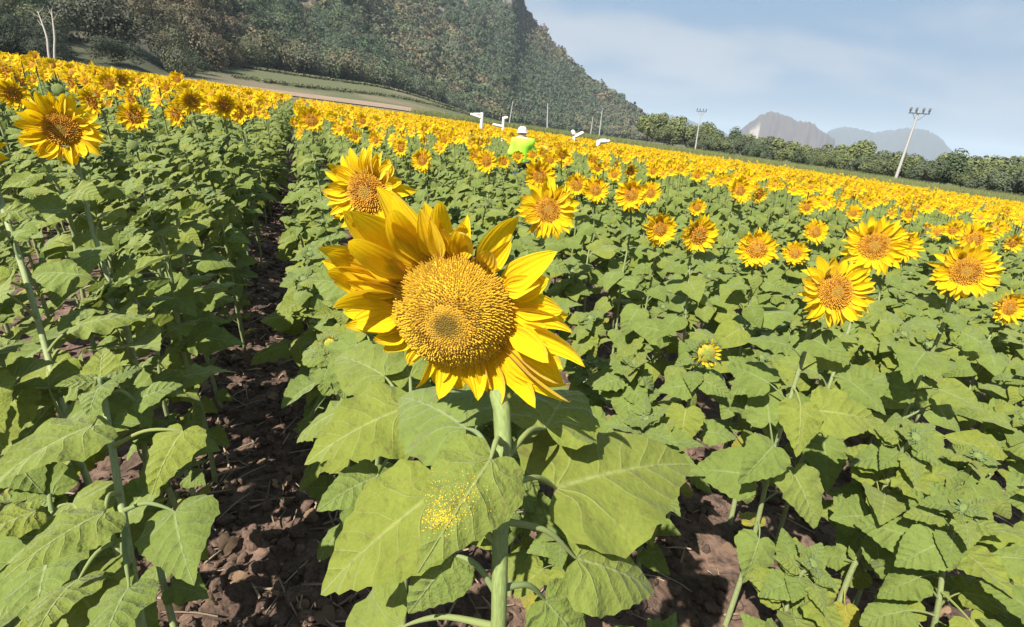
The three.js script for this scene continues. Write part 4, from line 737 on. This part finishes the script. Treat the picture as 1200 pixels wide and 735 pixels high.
// ---- all the others, too many and too small to tell apart
{
  const field = new THREE.Group(); field.name = 'distant_sunflowers'; scene.add(field); tag(field, 'mass of yellow sunflowers in bloom filling the field to its far edge', 'sunflowers', null, 'stuff');
  function merged(seed, leafKind, nl, petals, pk, bloom) {
    const r = rngOf(seed), lg = [], pg = [], dg = [], head = new THREE.Vector3(R(-0.05, 0.05, r), bloom ? 1.25 : 0.98, 0), dir = new THREE.Vector3(R(-0.35, 0.15, r), R(0.1, 0.45, r), 1).normalize();
    const q = new THREE.Object3D(); let a = R(0, 6.28, r);
    for (let i = 0; i < nl; i++) { const f = i / (nl - 1); q.position.set(head.x * f, mix(0.2, 0.95, f), 0); q.rotation.set(R(-0.3, 0.2, r), a, R(-0.3, 0.3, r), 'YXZ'); q.scale.setScalar(mix(0.175, 0.115, f) * R(0.85, 1.15, r)); q.quaternion.premultiply(SUNWARD); q.updateMatrix(); lg.push(LEAF[leafKind][Math.floor(r() * LEAF[leafKind].length)].clone().applyMatrix4(q.matrix)); a += 2.4 + R(-0.3, 0.3, r); }
    lg.push(tube([new THREE.Vector3(0, 0, 0), new THREE.Vector3(head.x, 0.8, 0), head.clone().addScaledVector(dir, -0.03)], [0.009, 0.007], 3, 4, [0.9, 0.9, 0.9], PET_UV));
    if (bloom) {
      const span = R(0.15, 0.22, r), Rd = span * 0.17, L = span * 0.5 - Rd * 0.93; q.position.copy(head); faceTo(q, dir); q.scale.setScalar(1); q.updateMatrix();
      for (const p of petalLayout(petals, r, {})) { p.sx *= 30 / petals * 0.8; pg.push(PETALS[pk][Math.floor(r() * PETALS[pk].length)].clone().applyMatrix4(petalMatrix(p, Rd, L)).applyMatrix4(q.matrix)); }
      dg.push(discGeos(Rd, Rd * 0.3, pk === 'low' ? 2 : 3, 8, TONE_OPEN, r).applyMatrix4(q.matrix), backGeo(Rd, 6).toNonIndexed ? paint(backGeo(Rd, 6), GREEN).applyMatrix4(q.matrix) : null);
    }
    const sets = [mergeGeometries(lg)]; if (bloom) sets.push(mergeGeometries(pg), mergeGeometries(dg.map((g) => g.index ? g : g)));
    return mergeGeometries(sets, true);
  }
  const mats = [LEAVES[0], PETAL, DISC], near = [], far = [];
  for (let i = 0; i < 6; i++) near.push(merged(8000 + i, 'low', 16, 20, 'mid', i !== 5));
  for (let i = 0; i < 5; i++) far.push(merged(8100 + i, 'far', 11, 13, 'low', i !== 4));
  const bins = [...near, ...far].map((g) => ({ g, list: [] })), o = new THREE.Object3D(), cc = new THREE.Color();
  for (const c of rest) { const set = c.d < 20 ? 0 : near.length, n = c.d < 20 ? near.length : far.length, b = c.pick[6] || c.pick[0] < (c.left ? 0.36 : c.d < 5.8 ? 1 : 0.52) ? n - 1 : Math.floor(c.pick[2] * (n - 1)); bins[set + b].list.push(c); }
  bins.forEach((b, k) => {
    if (!b.list.length) return;
    const im = new THREE.InstancedMesh(b.g, b.g.groups.length > 1 ? mats : LEAVES[1], b.list.length); im.name = 'flowering_plants'; im.userData.kind = 'stuff'; im.castShadow = im.receiveShadow = true;
    b.list.forEach((c, i) => { const sc = c.pick[6] ? 0.72 : c.left ? mix(1.0, 1.18, c.pick[1]) : mix(0.93, 1.07, c.pick[1]); o.position.set(c.x, c.y, c.z); o.rotation.set(0.02, (c.pick[3] - 0.5) * 1.3, 0.07 + (c.pick[4] - 0.5) * 0.1, 'XZY'); o.scale.set(sc, sc, sc); o.updateMatrix(); im.setMatrixAt(i, o.matrix); const v = mix(0.86, 1.08, c.pick[4]); im.setColorAt(i, cc.setRGB(v, v, v)); });
    field.add(im);
  });
}
// ------------------------------------------------------------------ clods and dry litter on the soil
{
  const r = rngOf(1717), clod = new THREE.IcosahedronGeometry(1, 1); const p = clod.attributes.position; for (let i = 0; i < p.count; i++) { const k = 0.75 + 0.5 * noise2(p.getX(i) * 2 + 5, p.getY(i) * 2 + p.getZ(i) * 3, 5); p.setXYZ(i, p.getX(i) * k, p.getY(i) * k * 0.7, p.getZ(i) * k); } clod.computeVertexNormals(); paint(clod, [1, 1, 1]);
  const spots = []; while (spots.length < 7000) { const w = r() < 0.55 ? (r() - 0.5) * 0.9 : (r() - 0.5) * 6, l = Math.pow(r(), 1.5) * 9 - 0.6, x = P0.x + ROWW.x * w + ROWU.x * l, z = P0.z + ROWW.z * w + ROWU.z * l; if (Math.hypot(x, z) > 0.3) spots.push([x, z]); }
  while (spots.length < 10500) { const a = R(-0.9, 0.95, r), d = 0.6 + 3.4 * r(); spots.push([Math.sin(a) * d, -Math.cos(a) * d]); }
  const im = new THREE.InstancedMesh(clod, new THREE.MeshStandardMaterial({ vertexColors: true, roughness: 1, map: soilMap }), spots.length), o = new THREE.Object3D(), c = new THREE.Color(); im.name = 'soil_clods';
  spots.forEach(([x, z], i) => { const s = 0.006 + 0.03 * Math.pow(r(), 3.5), b = R(0.7, 1.3, r); o.position.set(x, H(x, z) + s * 0.2, z); o.rotation.set(R(0, 6, r), R(0, 6, r), R(0, 6, r)); o.scale.setScalar(s); o.updateMatrix(); im.setMatrixAt(i, o.matrix); im.setColorAt(i, c.setRGB(0.145 * b, 0.095 * b, 0.07 * b)); });
  im.castShadow = im.receiveShadow = true; scene.add(im); tag(im, 'dark brown crumbs and clods of earth on the path and under the plants', 'soil', null, 'stuff');
  const straw = tube([new THREE.Vector3(-0.5, 0, 0), new THREE.Vector3(-0.1, 0.04, 0.03), new THREE.Vector3(0.5, 0, -0.02)], [0.03, 0.035, 0.02], 5, 5), N = 1500, st = new THREE.InstancedMesh(straw, STEM, N); st.name = 'straw_litter';
  for (let i = 0; i < N; i++) { const [x, z] = spots[Math.floor(r() * spots.length)], s = R(0.05, 0.2, r), b = R(0.5, 1.1, r); o.position.set(x + R(-0.1, 0.1, r), H(x, z) + 0.012, z + R(-0.1, 0.1, r)); o.rotation.set(R(-0.2, 0.2, r), R(0, 6, r), R(-0.25, 0.25, r)); o.scale.set(s, R(0.06, 0.14, r), R(0.06, 0.14, r)); o.updateMatrix(); st.setMatrixAt(i, o.matrix); st.setColorAt(i, c.setRGB(0.36 * b, 0.27 * b, 0.18 * b)); }
  st.castShadow = st.receiveShadow = true; scene.add(st); tag(st, 'dry broken stalks and straw scattered on the soil of the path', 'litter', null, 'stuff');
  const dead = LEAF.mid[2], M = 420, dl = new THREE.InstancedMesh(dead, new THREE.MeshStandardMaterial({ map: grainMap, vertexColors: true, roughness: 1, side: THREE.DoubleSide }), M); dl.name = 'fallen_leaves';
  for (let i = 0; i < M; i++) { const [x, z] = spots[Math.floor(r() * spots.length)], b = R(0.5, 1.2, r); o.position.set(x, H(x, z) + 0.0, z); o.rotation.set(R(-0.6, 0.6, r), R(0, 6, r), R(-0.8, 0.8, r)); o.scale.setScalar(R(0.04, 0.085, r)); o.updateMatrix(); dl.setMatrixAt(i, o.matrix); dl.setColorAt(i, c.setRGB(0.26 * b, 0.17 * b, 0.10 * b)); }
  dl.castShadow = dl.receiveShadow = true; scene.add(dl); tag(dl, 'withered brown leaves lying on the soil between the rows', 'fallen leaves', null, 'stuff');
}
console.log('plants', nPlants, 'rest', rest.length);
scene.traverse((o) => { if (o.isMesh) { o.castShadow = true; o.receiveShadow = true; } });
renderer.render(scene, camera);
